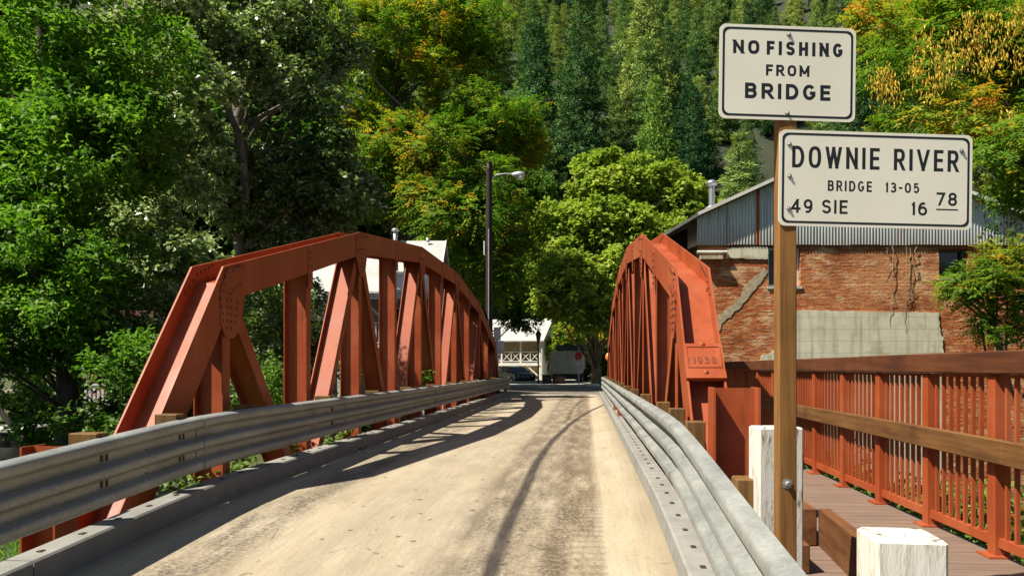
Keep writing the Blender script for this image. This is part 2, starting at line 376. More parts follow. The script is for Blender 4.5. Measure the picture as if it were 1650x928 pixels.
def hsec(pts, u, side, half, depth, tf, tw, name, parent, caps=(None, None), mat=None):
    "H section lying with vertical flanges: inner flange face at u, depth outward (side=-1 left, +1 right)"
    mb = MB(); a, b = (u, u + side * depth)
    lo, hi = min(a, b), max(a, b)
    strip(mb, pts, half, lo, lo + tf, caps); strip(mb, pts, half, hi - tf, hi, caps)
    strip(mb, pts, tw / 2, lo + tf, hi - tf, caps)
    return mb.build(name, mat or M['steel'], parent)
RV = .021
def truss(U, side, label, dv=0.):
    global V0, AX
    keep = (V0, AX); V0 += dv; AX = [(a + dv, b) for a, b in AX]
    t = thing('bridge_truss', label, 'bridge truss', (0, 0, 0), 0, 'steel trusses of the bridge')
    e0, e1 = (vn(0) + .12, ZL - .05), (vn(12) - .12, ZL - .05)
    d0 = Vector(AX[0]) - Vector(e0); d1 = Vector(e1) - Vector(AX[-1])
    hsec(AX, U, side, HB / 2, TD, .02, .014, 'top_chord', t, (d0, d1))
    c0 = Vector(AX[1]) - Vector(AX[0]); c1 = Vector(AX[-1]) - Vector(AX[-2])
    hsec([e0, AX[0]], U, side, HB / 2, TD, .02, .014, 'end_post', t, (None, c0)); hsec([AX[-1], e1], U, side, HB / 2, TD, .02, .014, 'end_post', t, (c1, None))
    hsec([(vn(0) - .2, ZL), (vn(12) + .2, ZL)], U + side * .024, side, .18, TD - .048, .018, .012, 'bottom_chord', t)
    def chord_z(n):
        v = vn(n)
        for (a, b) in zip(AX[:-1], AX[1:]):
            if a[0] - 1e-6 <= v <= b[0] + 1e-6: return a[1] + (b[1] - a[1]) * (v - a[0]) / (b[0] - a[0])
    for n in range(1, 12):
        hsec([(vn(n), ZL + .18), (vn(n), chord_z(n) - (.0 if n % 2 == 0 else .05))], U + side * .0215, side, .086, TD - .043, .013, .009, 'vertical_post', t)
    for n in range(1, 12, 2):
        for dn in (-1, 1):
            if n + dn in (0, 12): continue
            top = Vector((vn(n), chord_z(n) - .02)); bot = Vector((vn(n + dn), ZL)); d = (top - bot).normalized()
            hsec([tuple(bot + d * .2), tuple(top - d * .12)], U + side * .026, side, .088, TD - .052, .0135, .0095, 'diagonal_brace', t)
    g = MB(); rv = MB()
    def plate(poly, ua, ub): g.prism(poly, 0, min(ua, ub), max(ua, ub))
    for n in range(1, 12):
        v, z = vn(n), chord_z(n); zt = z + HB / 2; outs = [(U, -side)]     # inner (road) side
        if n % 2:
            for uu, sd in outs + [(U + side * TD, side)]:
                ua, ub = uu, uu + sd * .012
                k = .33
                if n in (1, 11):
                    sg = 1 if n == 1 else -1
                    poly = [(v - sg * .19, z - .08), (v - sg * .02, zt - .03), (v + sg * .40, zt + .05), (v + sg * .40, z - .04), (v + sg * .27, zt - .68), (v + sg * .10, zt - .78), (v - sg * .07, zt - .78), (v - sg * .19, zt - .64)]
                    if sg < 0: poly = poly[::-1]
                else:
                    poly = [(v - k, z - .17), (v - k, z + .13), (v + k, z + .13), (v + k, z - .17), (v + .2, zt - .66), (v + .08, zt - .76), (v - .08, zt - .76), (v - .2, zt - .66)]
                    m0 = (chord_z(n) - AX[(n - 1) // 2 - 1][1]) / 5 if n > 1 else 0; m1 = (AX[(n - 1) // 2 + 1][1] - z) / 5
                    poly[1] = (v - k, z + .15 - m0 * k); poly[2] = (v + k, z + .15 + m1 * k); poly.insert(2, (v, z + .16))
                    poly[0] = (v - k, z - .17 - m0 * k); poly[4] = (v + k, z - .17 + m1 * k)
                plate(poly, ua, ub)
                rng = random.Random(n)
                for i in range(-3, 4):
                    for rz in (.11, -.1):
                        vv = v + i * .088
                        if i == 0: continue
                        mm = (m0 if i < 0 else m1) if n not in (1, 11) else (.42 if n == 1 else -.42)
                        if n in (1, 11) and (i < 0) == (n == 1): continue
                        rv.dome((ub, vv, z + rz + mm * i * .088), (sd, 0, 0), RV)
                for zz in np.arange(.30, .74, .075):
                    rv.dome((ub, v - .045, zt - zz), (sd, 0, 0), RV); rv.dome((ub, v + .045, zt - zz), (sd, 0, 0), RV)
                for j in range(4):
                    for q in (-1, 1):
                        rv.dome((ub, v + q * (.14 + .0 * j) + (.02 * (3 - j) * q), zt - .38 - j * .075), (sd, 0, 0), RV)
                if n in (1, 11):
                    sg = 1 if n == 1 else -1
                    for j in range(4): rv.dome((ub, v - sg * (.14 - .025 * j), z - .1 + .075 * j), (sd, 0, 0), RV)
            # rivets on the road-facing side of the outer flange, above the chord web
            for i in range(-3, 5):
                rv.dome((U + side * (TD - .02), v + i * .085, z + .10 + ((.42 * i * .085) if n == 1 and i > 0 else (.9 * i * .085 if n == 1 else 0))), (-side, 0, 0), RV)
        else:
            m = (chord_z(n + 1) - chord_z(n - 1)) / 5; ua, ub = U, U - side * .010
            plate([(v - .09, z - .42), (v + .09, z - .42), (v + .09, z + .13 + m * .09), (v - .09, z + .13 - m * .09)], ua, ub)
            for zz in (.09, .0, -.1, -.24, -.32): rv.dome((ub, v - .04, z + zz), (-side, 0, 0), RV); rv.dome((ub, v + .045, z + zz), (-side, 0, 0), RV)
            rv.dome((U + side * (TD - .02), v, z + .12), (-side, 0, 0), RV)
    rv.build('rivets', M['rivet'], g.build('gusset_plate', M['steel'], t))
    V0, AX = keep
    return t
tl = truss(UL, -1, 'arched red steel truss along the left side of the bridge deck')
tr = truss(UR, 1, 'arched red steel truss on the right beside the brick building, carrying the year plate', DVR)
# year plate across the near end post of the right truss
e0 = Vector((0, vn(0) + DVR + .12, ZL - .05)); a0 = Vector((0, AX[0][0] + DVR, AX[0][1])); ax = (a0 - e0).normalized(); nrm = Vector((0, -ax.z, ax.y))
def on_post(s, h, u=0): q = a0 - ax * s + nrm * h; q.x = u; return q
mb = MB(); Mx = Matrix(((1, 0, 0), (0, ax.y, nrm.y), (0, ax.z, nrm.z))).to_4x4()
def lp(s, h): m = Mx.copy(); m.translation = a0 - ax * s + nrm * h; return m
s0, s1 = 1.03, 1.39; h0 = HB / 2 + .004
mb.box(UR - .004, UR + TD + .004, -s1, -s0, h0, h0 + .012, lp(0, 0))
for a, b, c, d in ((UR + .02, UR + TD - .02, -s0 - .05, -s0 - .04), (UR + .02, UR + TD - .02, -s1 + .05, -s1 + .06), (UR + .02, UR + .03, -s1 + .06, -s0 - .05), (UR + TD - .03, UR + TD - .02, -s1 + .06, -s0 - .05)):
    mb.box(a, b, c, d, h0 + .012, h0 + .02, lp(0, 0))
mb.box(UR - .004, UR + TD + .004, -s1 - .09, -s1 + .0, h0 - .02, h0 + .03, lp(0, 0))
for ss in (s0 + .01, s1 + .02): mb.dome(on_post(ss, h0 + (.012 if ss < 1.2 else .03), UR + TD / 2), nrm, .03)
plate_o = mb.build('year_plate', M['steel'], tr)

# stub columns at the near ends of the trusses
def stub(u0, u1, v, z0, z1, label):
    t = thing('steel_column', label, 'steel post', (0, 0, 0), 0, 'short red columns at the near bridge end')
    mb = MB(); tf = .016
    mb.box(u0, u0 + tf, v - .13, v + .13, z0, z1); mb.box(u1 - tf, u1, v - .13, v + .13, z0, z1); mb.build('flange', M['steel'], t)
    MB().box(u0 + tf, u1 - tf, v - .006, v + .006, z0, z1 - .004).build('web', M['steel'], t)
    mb = MB(); mb.box(u0 - .05, u1 + .05, v - .18, v + .18, z0 - .02, z0); mb.build('base_plate', M['steel'], t)
stub(.915, 1.245, 5.82, -.45, 1.105, 'short red steel column in front of the year plate truss end')
stub(-4.21, -3.93, 5.55, -.7, .655, 'short red steel column behind the left guardrail, near the lawn')

# ================================================================= guardrails
PROF = [(.0, .0), (.004, .028), (.012, .062), (.022, .078), (.036, .083), (.074, .083), (.086, .078), (.096, .064), (.116, .018), (.124, .006), (.134, .001), (.176, .001), (.186, .006), (.194, .018), (.214, .064), (.222, .078), (.234, .083), (.268, .083), (.280, .078), (.288, .064), (.308, .018), (.316, .006), (.326, .001),
        (.366, .001), (.376, .006), (.384, .018), (.404, .064), (.412, .078), (.424, .083), (.462, .083), (.476, .078), (.488, .062), (.498, .028), (.502, .0)]
def rail(sidesign, upath, zpath, v0, v1, joints, posts, label):
    "sidesign: +1 crests face +u (left rail), -1 crests face -u (right rail); upath(v) = back plane"
    t = thing('guardrail', label, 'guardrail', (0, 0, 0), 0, 'corrugated guardrails along the roadway')
    js = [v0] + joints + [v1]
    bl = MB()
    for k, (a, b) in enumerate(zip(js[:-1], js[1:])):
        mb = MB(); n = max(4, int((b - a + .12) / .25)); off = .007 * (k % 2); rows = []; back = []
        for i in range(n + 1):
            v = a - (.10 if k else 0) + (b - a + (.10 if k else 0)) * i / n
            if k % 2 == 0: v = a + (b - a) * i / n if k == 0 else a - .06 + (b - a + .06) * i / n
            zt = zpath(v); ub = upath(v)
            rows.append([(ub + sidesign * (p + off + .003), v, zt - h) for h, p in PROF]); back.append([(ub + sidesign * (p + off - .003), v, zt - h) for h, p in PROF])
        if sidesign > 0: rows, back = rows, [r[::-1] for r in back]
        else: rows, back = [r[::-1] for r in rows], back
        mb.grid(rows); mb.grid(back)
        for e_ in (0, -1): mb.grid([rows[e_], back[e_][::-1]] if e_ else [back[e_][::-1], rows[e_]], False)
        mb.build('rail_panel', M['galv'], t)
        # splice bolts and slots
        for vb in (a + .06, a + .16) if k else ():
            for h in (.155, .345):
                for dz in (-.0,): 
                    ub = upath(vb) + sidesign * .009; bl.dome((ub, vb, zpath(vb) - h + dz), (sidesign, 0, 0), .016)
            for h in (.03, .115, .195, .305, .385, .47):
                pr = np.interp(h, [p[0] for p in PROF], [p[1] for p in PROF]); bl.dome((upath(vb) + sidesign * (pr + .006), vb, zpath(vb) - h), (sidesign, 0, .2), .014)
    bl.build('splice_bolt', M['bolt'], t)
    for v, du, top in posts:
        u = upath(v) - sidesign * .004; z = zpath(v)
        MB().bbox(min(u, u - sidesign * du), max(u, u - sidesign * du), v - .075, v + .075, z - .46, z + top, .006).build('wood_block', M['block_wood'], t)
        h = MB()
        for hh in (.155, .345):
            for s_ in (-.03, .03, .55, 1.25): h.box(u + sidesign * .0065, u + sidesign * .0125, v + s_ - .016, v + s_ + .016, z - hh - (.025 if abs(s_) < .1 else .009), z - hh + (.025 if abs(s_) < .1 else .009))
        h.build('bolt_slot', M['dark_hole'], t)
    return t
zr = lambda v: .825 + zd(v)
rail(+1, lambda v: -3.535 - .0 * v, zr, 1.2, 35.3, [6.85, 9.7, 12.55, 16.4, 20.2, 24, 27.8, 31.6], [(vn(n) - .0, .22, .03) for n in range(1, 12)] + [(6.5, .2, .045), (5.4, .22, .03), (3.2, .2, .03)],
     'galvanised corrugated guardrail along the left edge of the roadway')
rail(-1, lambda v: .775 - .07 * smooth(6.5, 1.5, v), zr, 1.0, 35.3, [6.6, 10.4, 14.2, 18, 21.8, 25.6, 29.4, 33], [(vn(n) + DVR, .14, .05) for n in range(0, 12)] + [(vn(0) + DVR + 1.25, .14, .05), (4.0, .16, .04)],
     'sunlit galvanised corrugated guardrail curving along the right edge of the roadway')
# red brackets under the right rail, and rounded end shoes at the far rail ends
t = thing('rail_end', 'curled steel end of the left guardrail at the far side of the bridge', 'rail end')
MB().tube([(-3.52, 35.3, .82), (-3.52, 35.3, .32)], .05, 10).build('end_shoe', M['galv'], t)
MB().box(-3.72, -3.6, 35.22, 35.34, -.05, .7).build('post', M['steel'], t)
t = thing('rail_end', 'curled steel end of the right guardrail at the far side of the bridge', 'rail end')
MB().tube([(.76, 35.3, .82), (.76, 35.3, .32)], .05, 10).build('end_shoe', M['galv'], t)
MB().box(.84, .96, 35.22, 35.34, -.05, .7).build('post', M['steel'], t)
for n, wd in ((5, ''), (6, '')):
    t = MB().box(.70, .80, vn(n) - .7, vn(n) - .6, .17, .36).build('rail_bracket', M['steel'])
    tag(t, 'small red bracket standing on the right curb under the guardrail', 'bracket', 'red brackets under the right guardrail')

# ================================================================= lettering
def arc(cx, cy, rx, ry, a0, a1, n=12): return [(cx + rx * math.cos(R(a0 + (a1 - a0) * i / n)), cy + ry * math.sin(R(a0 + (a1 - a0) * i / n))) for i in range(n + 1)]
def sq(cx, cy, rx, ry, e=2.6, n=32):
    o = []
    for i in range(n + 1):
        a = 2 * math.pi * i / n; c, s_ = math.cos(a), math.sin(a)
        o.append((cx + rx * math.copysign(abs(c) ** (2 / e), c), cy + ry * math.copysign(abs(s_) ** (2 / e), s_)))
    return o
GL = {
 'N': (.72, [('L', [(0, 0), (0, 1)]), ('D', [(0, 1), (1, 0)]), ('L', [(1, 0), (1, 1)])]),
 'O': (.76, [('O', sq(.5, .5, .5, .5))]), 'F': (.6, [('L', [(0, 0), (0, 1)]), ('L', [(0, 1), (1, 1)]), ('L', [(0, .5), (.85, .5)])]),
 'I': (0, [('L', [(.5, 0), (.5, 1)])]),
 'S': (.68, [('C', arc(.5, .76, .48, .24, 15, 270) + arc(.5, .26, .5, .26, 90, -165)[1:])]),
 'H': (.7, [('L', [(0, 0), (0, 1)]), ('L', [(1, 0), (1, 1)]), ('L', [(0, .5), (1, .5)])]),
 'G': (.76, [('C', arc(.5, .5, .5, .5, 42, 318, 20) + [(.97, .26), (.97, .44), (.55, .44)])]),
 'R': (.7, [('L', [(0, 0), (0, 1)]), ('C', [(0, 1), (.6, 1)] + arc(.62, .73, .36, .27, 80, -80) + [(.6, .46), (0, .46)]), ('D', [(.5, .46), (1, 0)])]),
 'M': (.86, [('L', [(0, 0), (0, 1)]), ('D', [(0, 1), (.5, .15)]), ('D', [(.5, .15), (1, 1)]), ('L', [(1, 0), (1, 1)])]),
 'B': (.7, [('L', [(0, 0), (0, 1)]), ('C', [(0, 1), (.55, 1)] + arc(.58, .765, .34, .235, 80, -80) + [(.55, .53), (0, .53)]), ('C', [(.5, .53)] + arc(.6, .265, .38, .265, 80, -80) + [(.55, 0), (0, 0)])]),
 'D': (.74, [('L', [(0, 0), (0, 1)]), ('C', [(0, 1), (.4, 1)] + arc(.42, .5, .58, .5, 85, -85, 16) + [(.4, 0), (0, 0)])]),
 'E': (.6, [('L', [(0, 0), (0, 1)]), ('L', [(0, 1), (1, 1)]), ('L', [(0, .52), (.9, .52)]), ('L', [(0, 0), (1, 0)])]),
 'W': (1.0, [('D', [(0, 1), (.25, 0)]), ('D', [(.25, 0), (.5, 1)]), ('D', [(.5, 1), (.75, 0)]), ('D', [(.75, 0), (1, 1)])]),
 'V': (.8, [('D', [(0, 1), (.5, 0)]), ('D', [(.5, 0), (1, 1)])]),
 '1': (.3, [('L', [(1, 0), (1, 1)]), ('C', [(1, 1), (0, .76)])]),
 '3': (.66, [('C', arc(.47, .765, .46, .235, 155, -85) + arc(.47, .27, .53, .27, 85, -155)[1:])]),
 '0': (.7, [('O', sq(.5, .5, .5, .5))]), '5': (.66, [('C', [(.95, 1), (.14, 1), (.06, .52)] + arc(.48, .33, .52, .33, 130, -155))]),
 '4': (.76, [('D', [(.72, 1), (0, .3)]), ('L', [(0, .27), (1, .27)]), ('L', [(.72, 0), (.72, 1)])]),
 '9': (.7, [('O', sq(.5, .69, .5, .31, 2.2)), ('C', [(1, .69)] + arc(.45, .52, .55, .52, 0, -120))]),
 '6': (.7, [('O', sq(.5, .31, .5, .31, 2.2)), ('C', [(0, .31)] + arc(.55, .48, .55, .52, 180, 60))]),
 '7': (.66, [('L', [(0, 1), (1, 1)]), ('D', [(1, 1), (.3, 0)])]),
 '8': (.68, [('O', sq(.5, .765, .44, .235, 2.2)), ('O', sq(.5, .265, .5, .265, 2.2))]),
 '-': (.4, [('L', [(0, .48), (1, .48)])]),
}
def letters(mb, text, x0, x1, y0, y1, t, M4, depth0=0.0, k=.72):
    "stroke lettering fitted between x0..x1, y0..y1 in a sign's own plane (x right, z up, -y out)"
    H = y1 - y0; un = sum(GL[c][0] for c in text); nI = sum(1 for c in text if GL[c][0] == 0); gp = t * 1.3
    k = (x1 - x0 - gp * (len(text) - 1) - nI * t) / max(.01, un * H)
    ws = [max(t, GL[c][0] * H * k) for c in text]; gap = (x1 - x0 - sum(ws)) / max(1, len(text) - 1)
    X = x0; q = 0
    for c, wd in zip(text, ws):
        if c != ' ':
            def P(p): return Vector((X + t / 2 + p[0] * (wd - t), y0 + t / 2 + p[1] * (H - t)))
            for kind, pts in GL[c][1]:
                q += 1; y = -depth0 - .00005 * (q % 5) - .00012
                if c == 'I': pts = [(0, 0), (0, 1)]
                p = [P(a) for a in pts]
                if kind == 'D':
                    a, b = p; d = b - a; hw = t / 2 * d.length / abs(d.y) * .95; e = d * (t / 2 / abs(d.y)); a2 = a - e if abs(a.y - (y0 + t / 2)) < 1e-4 or abs(a.y - (y1 - t / 2)) < 1e-4 else a; b2 = b + e if abs(b.y - (y0 + t / 2)) < 1e-4 or abs(b.y - (y1 - t / 2)) < 1e-4 else b
                    quad = [(a2.x - hw, a2.y), (a2.x + hw, a2.y), (b2.x + hw, b2.y), (b2.x - hw, b2.y)]
                    L_, R_ = [quad[0], quad[3]], [quad[1], quad[2]]
                else:
                    if kind == 'L': d = (p[1] - p[0]).normalized() * t / 2; p = [p[0] - d, p[1] + d]
                    L_, R_ = [], []; n = len(p); closed = kind == 'O'
                    if closed: p = p[:-1]; n -= 1
                    for i in range(n):
                        if closed: d0 = (p[i] - p[i - 1]).normalized(); d1 = (p[(i + 1) % n] - p[i]).normalized()
                        else: d0 = (p[i] - p[i - 1]).normalized() if i else (p[1] - p[0]).normalized(); d1 = (p[i + 1] - p[i]).normalized() if i < n - 1 else d0
                        nn = Vector((-(d0.y + d1.y), d0.x + d1.x))
                        nn = nn.normalized() if nn.length > 1e-5 else Vector((-d0.y, d0.x))
                        kk = t / 2 / max(.55, nn.dot(Vector((-d0.y, d0.x)))); L_.append(tuple(p[i] + nn * kk)); R_.append(tuple(p[i] - nn * kk))
                    if closed: L_.append(L_[0]); R_.append(R_[0])
                n = len(L_); vs = [M4 @ Vector((a[0], y, a[1])) for a in L_] + [M4 @ Vector((a[0], y, a[1])) for a in R_]
                mb.add(vs, [(i, n + i, n + i + 1, i + 1) for i in range(n - 1)])
        X += wd + gap
def rrect(w_, h_, r, n=6):
    o = []
    for cx, cz, a in ((w_ - r, h_ - r, 0), (r, h_ - r, 90), (r, r, 180), (w_ - r, r, 270)): o += [(cx + r * math.cos(R(a + 90 * i / n)), cz + r * math.sin(R(a + 90 * i / n))) for i in range(n + 1)]
    return o
# raised year digits on the plate
mb = MB(); m4 = Matrix(((1, 0, 0), (0, -nrm.y, ax.y), (0, -nrm.z, ax.z))).to_4x4(); m4.translation = on_post(s1 - .10, h0 + .0135, UR + .075)
letters(mb, '1938', .0, .225, 0, .088, .015, m4); letters(mb, '1938', .0, .225, 0, .088, .015, m4, .004)
mb.build('year_digits', plain('dark_red_digits', (.20, .04, .015), .5), plate_o)

# ================================================================= the road sign on its wooden post
SD = 3.47; SF = SD / F_PX                          # depth of the sign, metres per pixel there
rt = thing('road_sign', 'tall wooden post carrying two cream signs, no fishing above and river bridge marker below', 'road sign', Wz(1264, SD + .04, -.15), TH + R(1.0))
def sx(px): return (px - 1265) * SF
def szz(py): return EYE + .15 + (YH - py) * SF
MB().bbox(sx(1251.5), sx(1281), -.034, .034, 0, szz(47), .005).build('post', M['post_wood'], rt)
def panel(L, Tp, Rr, B, lines, bolts, yaw, dep, name, underline=None):
    "px bounds; lines = (text,x0,x1,ytop,ybot,stroke) in px of the photo"
    w_, h_ = (Rr - L) * SF, (B - Tp) * SF
    M4 = Matrix.Translation((sx(L - 5), -dep + sx(L) * math.tan(yaw) - .0, szz(B))) @ Matrix.Rotation(yaw, 4, 'Z') @ Matrix.Rotation(R(.75), 4, 'Y') @ Matrix.Diagonal((1.015 if name == 'upper' else 1.032, 1, 1, 1))
    mb = MB(); out = rrect(w_, h_, .028); mb.prism(out, 1, 0, .004, M4); o = mb.build('sign_panel', M['sign_face'], rt)
    mb = MB(); i0, i1 = .0130, .0225
    a = [(x_ * (w_ - 2 * i0) / w_ + i0, z_ * (h_ - 2 * i0) / h_ + i0) for x_, z_ in out]; b = [(x_ * (w_ - 2 * i1) / w_ + i1, z_ * (h_ - 2 * i1) / h_ + i1) for x_, z_ in out]
    n = len(a); mb.add([M4 @ Vector((p[0], -.0006, p[1])) for p in a + b], [(i, n + i, n + (i + 1) % n, (i + 1) % n) for i in range(n)]); mb.build('border', M['sign_black'], o)
    mb = MB()
    for tx, x0, x1, yt, yb, st, k in lines: letters(mb, tx, (x0 - L) * SF, (x1 - L) * SF, (B - yb) * SF, (B - yt) * SF, st * SF, M4, 0., k)
    if underline: x0, x1, y0, y1 = underline; mb.add([M4 @ Vector(((x_ - L) * SF, -.00012, (B - z_) * SF)) for x_, z_ in ((x0, y1), (x1, y1), (x1, y0), (x0, y0))], [(0, 1, 2, 3)])
    mb.build('lettering', M['sign_black'], o)
    for bx, by in bolts:
        c = M4 @ Vector(((bx - L) * SF, -.001, (B - by) * SF)); mb = MB(); Mr = Matrix.Rotation(R(90), 4, 'X')
        mb.lathe([(.011, 0), (.011, .002), (.0065, .0025), (.0065, .006), (.004, .0075)], c, 6, Mr, False); mb.build('bolt', M['bolt'], o)
s1c = lambda x_, y_: (1130 + x_ / 2.509, 20 + y_ / 2.509)
def ln(tx, x0, x1, yt, yb, st, top0, base, k=.72):
    a = s1c(x0, 0)[0]; b = s1c(x1, 0)[0]; return (tx, a, b, base + yt / 2.509, base + yb / 2.509, st / 2.509, k)
b1 = 41.0; b2 = 209.0
panel(1157, b1, 1378, 192.5, [ln('NO', 122, 228, 63, 118, 13, 0, b1), ln('FISHING', 258, 568, 63, 119, 13, 0, b1), ln('FROM', 256, 433, 158, 203, 10, 0, b1), ln('BRIDGE', 172, 520, 234, 297, 14, 0, b1)],
      [s1c(347, 88), s1c(344, 405)], R(2.3), .041, 'upper')
panel(1254.5, b2, 1567, 363.5, [ln('DOWNIE', 364, 717, 64, 152, 13.5, 0, b2, .5), ln('RIVER', 775, 1040, 64, 152, 13.5, 0, b2, .5), ln('BRIDGE', 509, 687, 200, 243, 7.5, 0, b2, .62), ln('13-05', 742, 880, 202, 243, 7.5, 0, b2, .62),
      ln('49', 362, 448, 279, 335, 9.5, 0, b2, .68), ln('SIE', 486, 590, 279, 335, 9.5, 0, b2, .68), ln('16', 848, 913, 279, 333, 9.5, 0, b2, .68), ln('78', 951, 1035, 237, 291, 9.5, 0, b2, .68)],
      [s1c(352, 533), s1c(354, 662), s1c(352, 794), s1c(1051, 540)], R(2.3), .041, 'lower', (s1c(950, 0)[0], s1c(1040, 0)[0], b2 + 304 / 2.509, b2 + 310 / 2.509))
mb = MB(); Mr = Matrix.Rotation(R(90), 4, 'X'); mb.lathe([(.024, 0), (.024, .003), (.014, .004), (.014, .016), (.009, .02)], (.0, -.034, szz(779)), 8, Mr, False); mb.build('post_bolt', M['bolt'], rt)

# ================================================================= guard posts, timbers, walkway, railing
mb = MB(); p = Wz(1258, 3.75, -.5); mb.bbox(-.105, .112, 0, .16, 0, 1.46, .008)
o = mb.build('guard_post', M['white_post']); o.location = p; o.rotation_euler = (0, 0, TH + R(1)); tag(o, 'white painted wooden post directly behind the sign post', 'post', 'white wooden guard posts')
mb = MB(); p = Wz(1451, 1.95, -.5); mb.bbox(-.083, .083, -.083, .083, 0, 1.333, .008)
o = mb.build('guard_post', M['white_post']); o.location = p; o.rotation_euler = (0, 0, TH + R(-8)); tag(o, 'white weathered wooden post cut off by the bottom edge, nearest of the posts', 'post', 'white wooden guard posts')
WZ = .14
mb = MB(); mb.prism([(1.19, 1.6), (1.26, 1.6), (1.515, 5.0), (1.445, 5.0)], 2, WZ + .003, .372); o = mb.build('timber_beam', M['timber']); tag(o, 'long narrow plank on edge running behind the near white post', 'timber')
o = MB().bbox(1.06, 1.20, 4.3, 4.95, WZ + .003, .30, .006).build('timber_beam', M['timber']); tag(o, 'short low timber block tucked behind the sign post', 'timber')
o = MB().bbox(1.22, 1.43, 4.98, 5.95, WZ + .003, .375, .006).build('timber_beam', M['timber']); tag(o, 'thick timber with dark end face lying along the walkway edge beyond the plank', 'timber')
x = N('grooved_walkway_boards'); p = x.pos(); s = x.sep(p); v = s[1]
gr = x.math('FRACT', x.math('DIVIDE', v, .14)); gp = x.math('LESS_THAN', gr, .045)
cell = x.math('FLOOR', x.math('DIVIDE', v, .14)); wn = x.n('TexWhiteNoise', noise_dimensions='1D'); x.l(cell, wn.inputs['W'])
f = x.noise(x.scale(p, (.25, 3, 1)), 9, 4); c = x.ramp(f, [(.3, (.13, .083, .06)), (.7, (.215, .146, .108))]); c = x.mix(x.math('MULTIPLY', wn.outputs['Value'], .35), c, (.13, .08, .06)); c = x.mix(x.math('MULTIPLY', gp, .85), c, (.03, .02, .015))
x.col(c); x.bump(x.math('SUBTRACT', 1., gp), .4, .006); x.done(.8)
wk = thing('walkway', 'narrow brown boarded footway between the right truss and the red railing', 'walkway')
MB().box(.98, 2.46, 1.0, 5.2, WZ - .04, WZ).box(1.36, 2.46, 5.2, 36, WZ - .04, WZ).build('deck_boards', x.m, wk)
MB().box(2.30, 2.40, 1.0, 36, WZ - .3, WZ - .041).box(1.5, 1.6, 1.0, 36, WZ - .3, WZ - .041).build('joist', M['steel'], wk)
UH = 2.42
rl = thing('railing', 'red metal picket railing with brown wooden handrail along the right side footway', 'railing')
PV = [3.02 + .9 * i for i in range(37)]
for v in PV:
    p = MB().box(UH - .04, UH + .04, v - .045, v + .045, WZ - .02, 1.20).build('railing_post', M['steel'], rl)
    MB().box(UH - .09, UH + .06, v - .08, v + .08, WZ + .001, WZ + .013).build('base_plate', M['steel'], p)
stuff = MB(); cnt = 0
for i, v in enumerate(PV[:-1]):
    b = MB() if i < 12 else stuff
    b = stuff
    for k in range(1, 9):
        vv = v + .9 * k / 9
        if cnt < 96: MB().box(UH - .011, UH + .011, vv - .011, vv + .011, .255, 1.19).build('baluster', M['steel'], rl); cnt += 1
        else: stuff.box(UH - .011, UH + .011, vv - .011, vv + .011, .255, 1.19)
stuff.build('balusters', M['steel'], rl, 'stuff')
mb = MB()
for a, b in zip(PV[:-1], PV[1:]): mb.box(UH - .022, UH + .022, a + .045, b - .045, .20, .255).box(UH - .022, UH + .022, a + .045, b - .045, 1.19, 1.21)
mb.build('bottom_rail', M['steel'], rl)
v = 1.6; k = 0
while v < 36:
    b = v + 2.7; MB().bbox(UH - .065, UH + .05, v + .004, b - .004, 1.212, 1.345 + .002 * (k % 2), .008).build('handrail', M['hand_wood'], rl); v = b; k += 1
v = 1.9; k = 0
while v < 35:
    b = v + 2.7; MB().bbox(UH - .095, UH - .046, v + .003, b - .003, .70, .838 + .002 * (k % 2), .006).build('mid_rail', M['mid_wood'], rl); v = b; k += 1
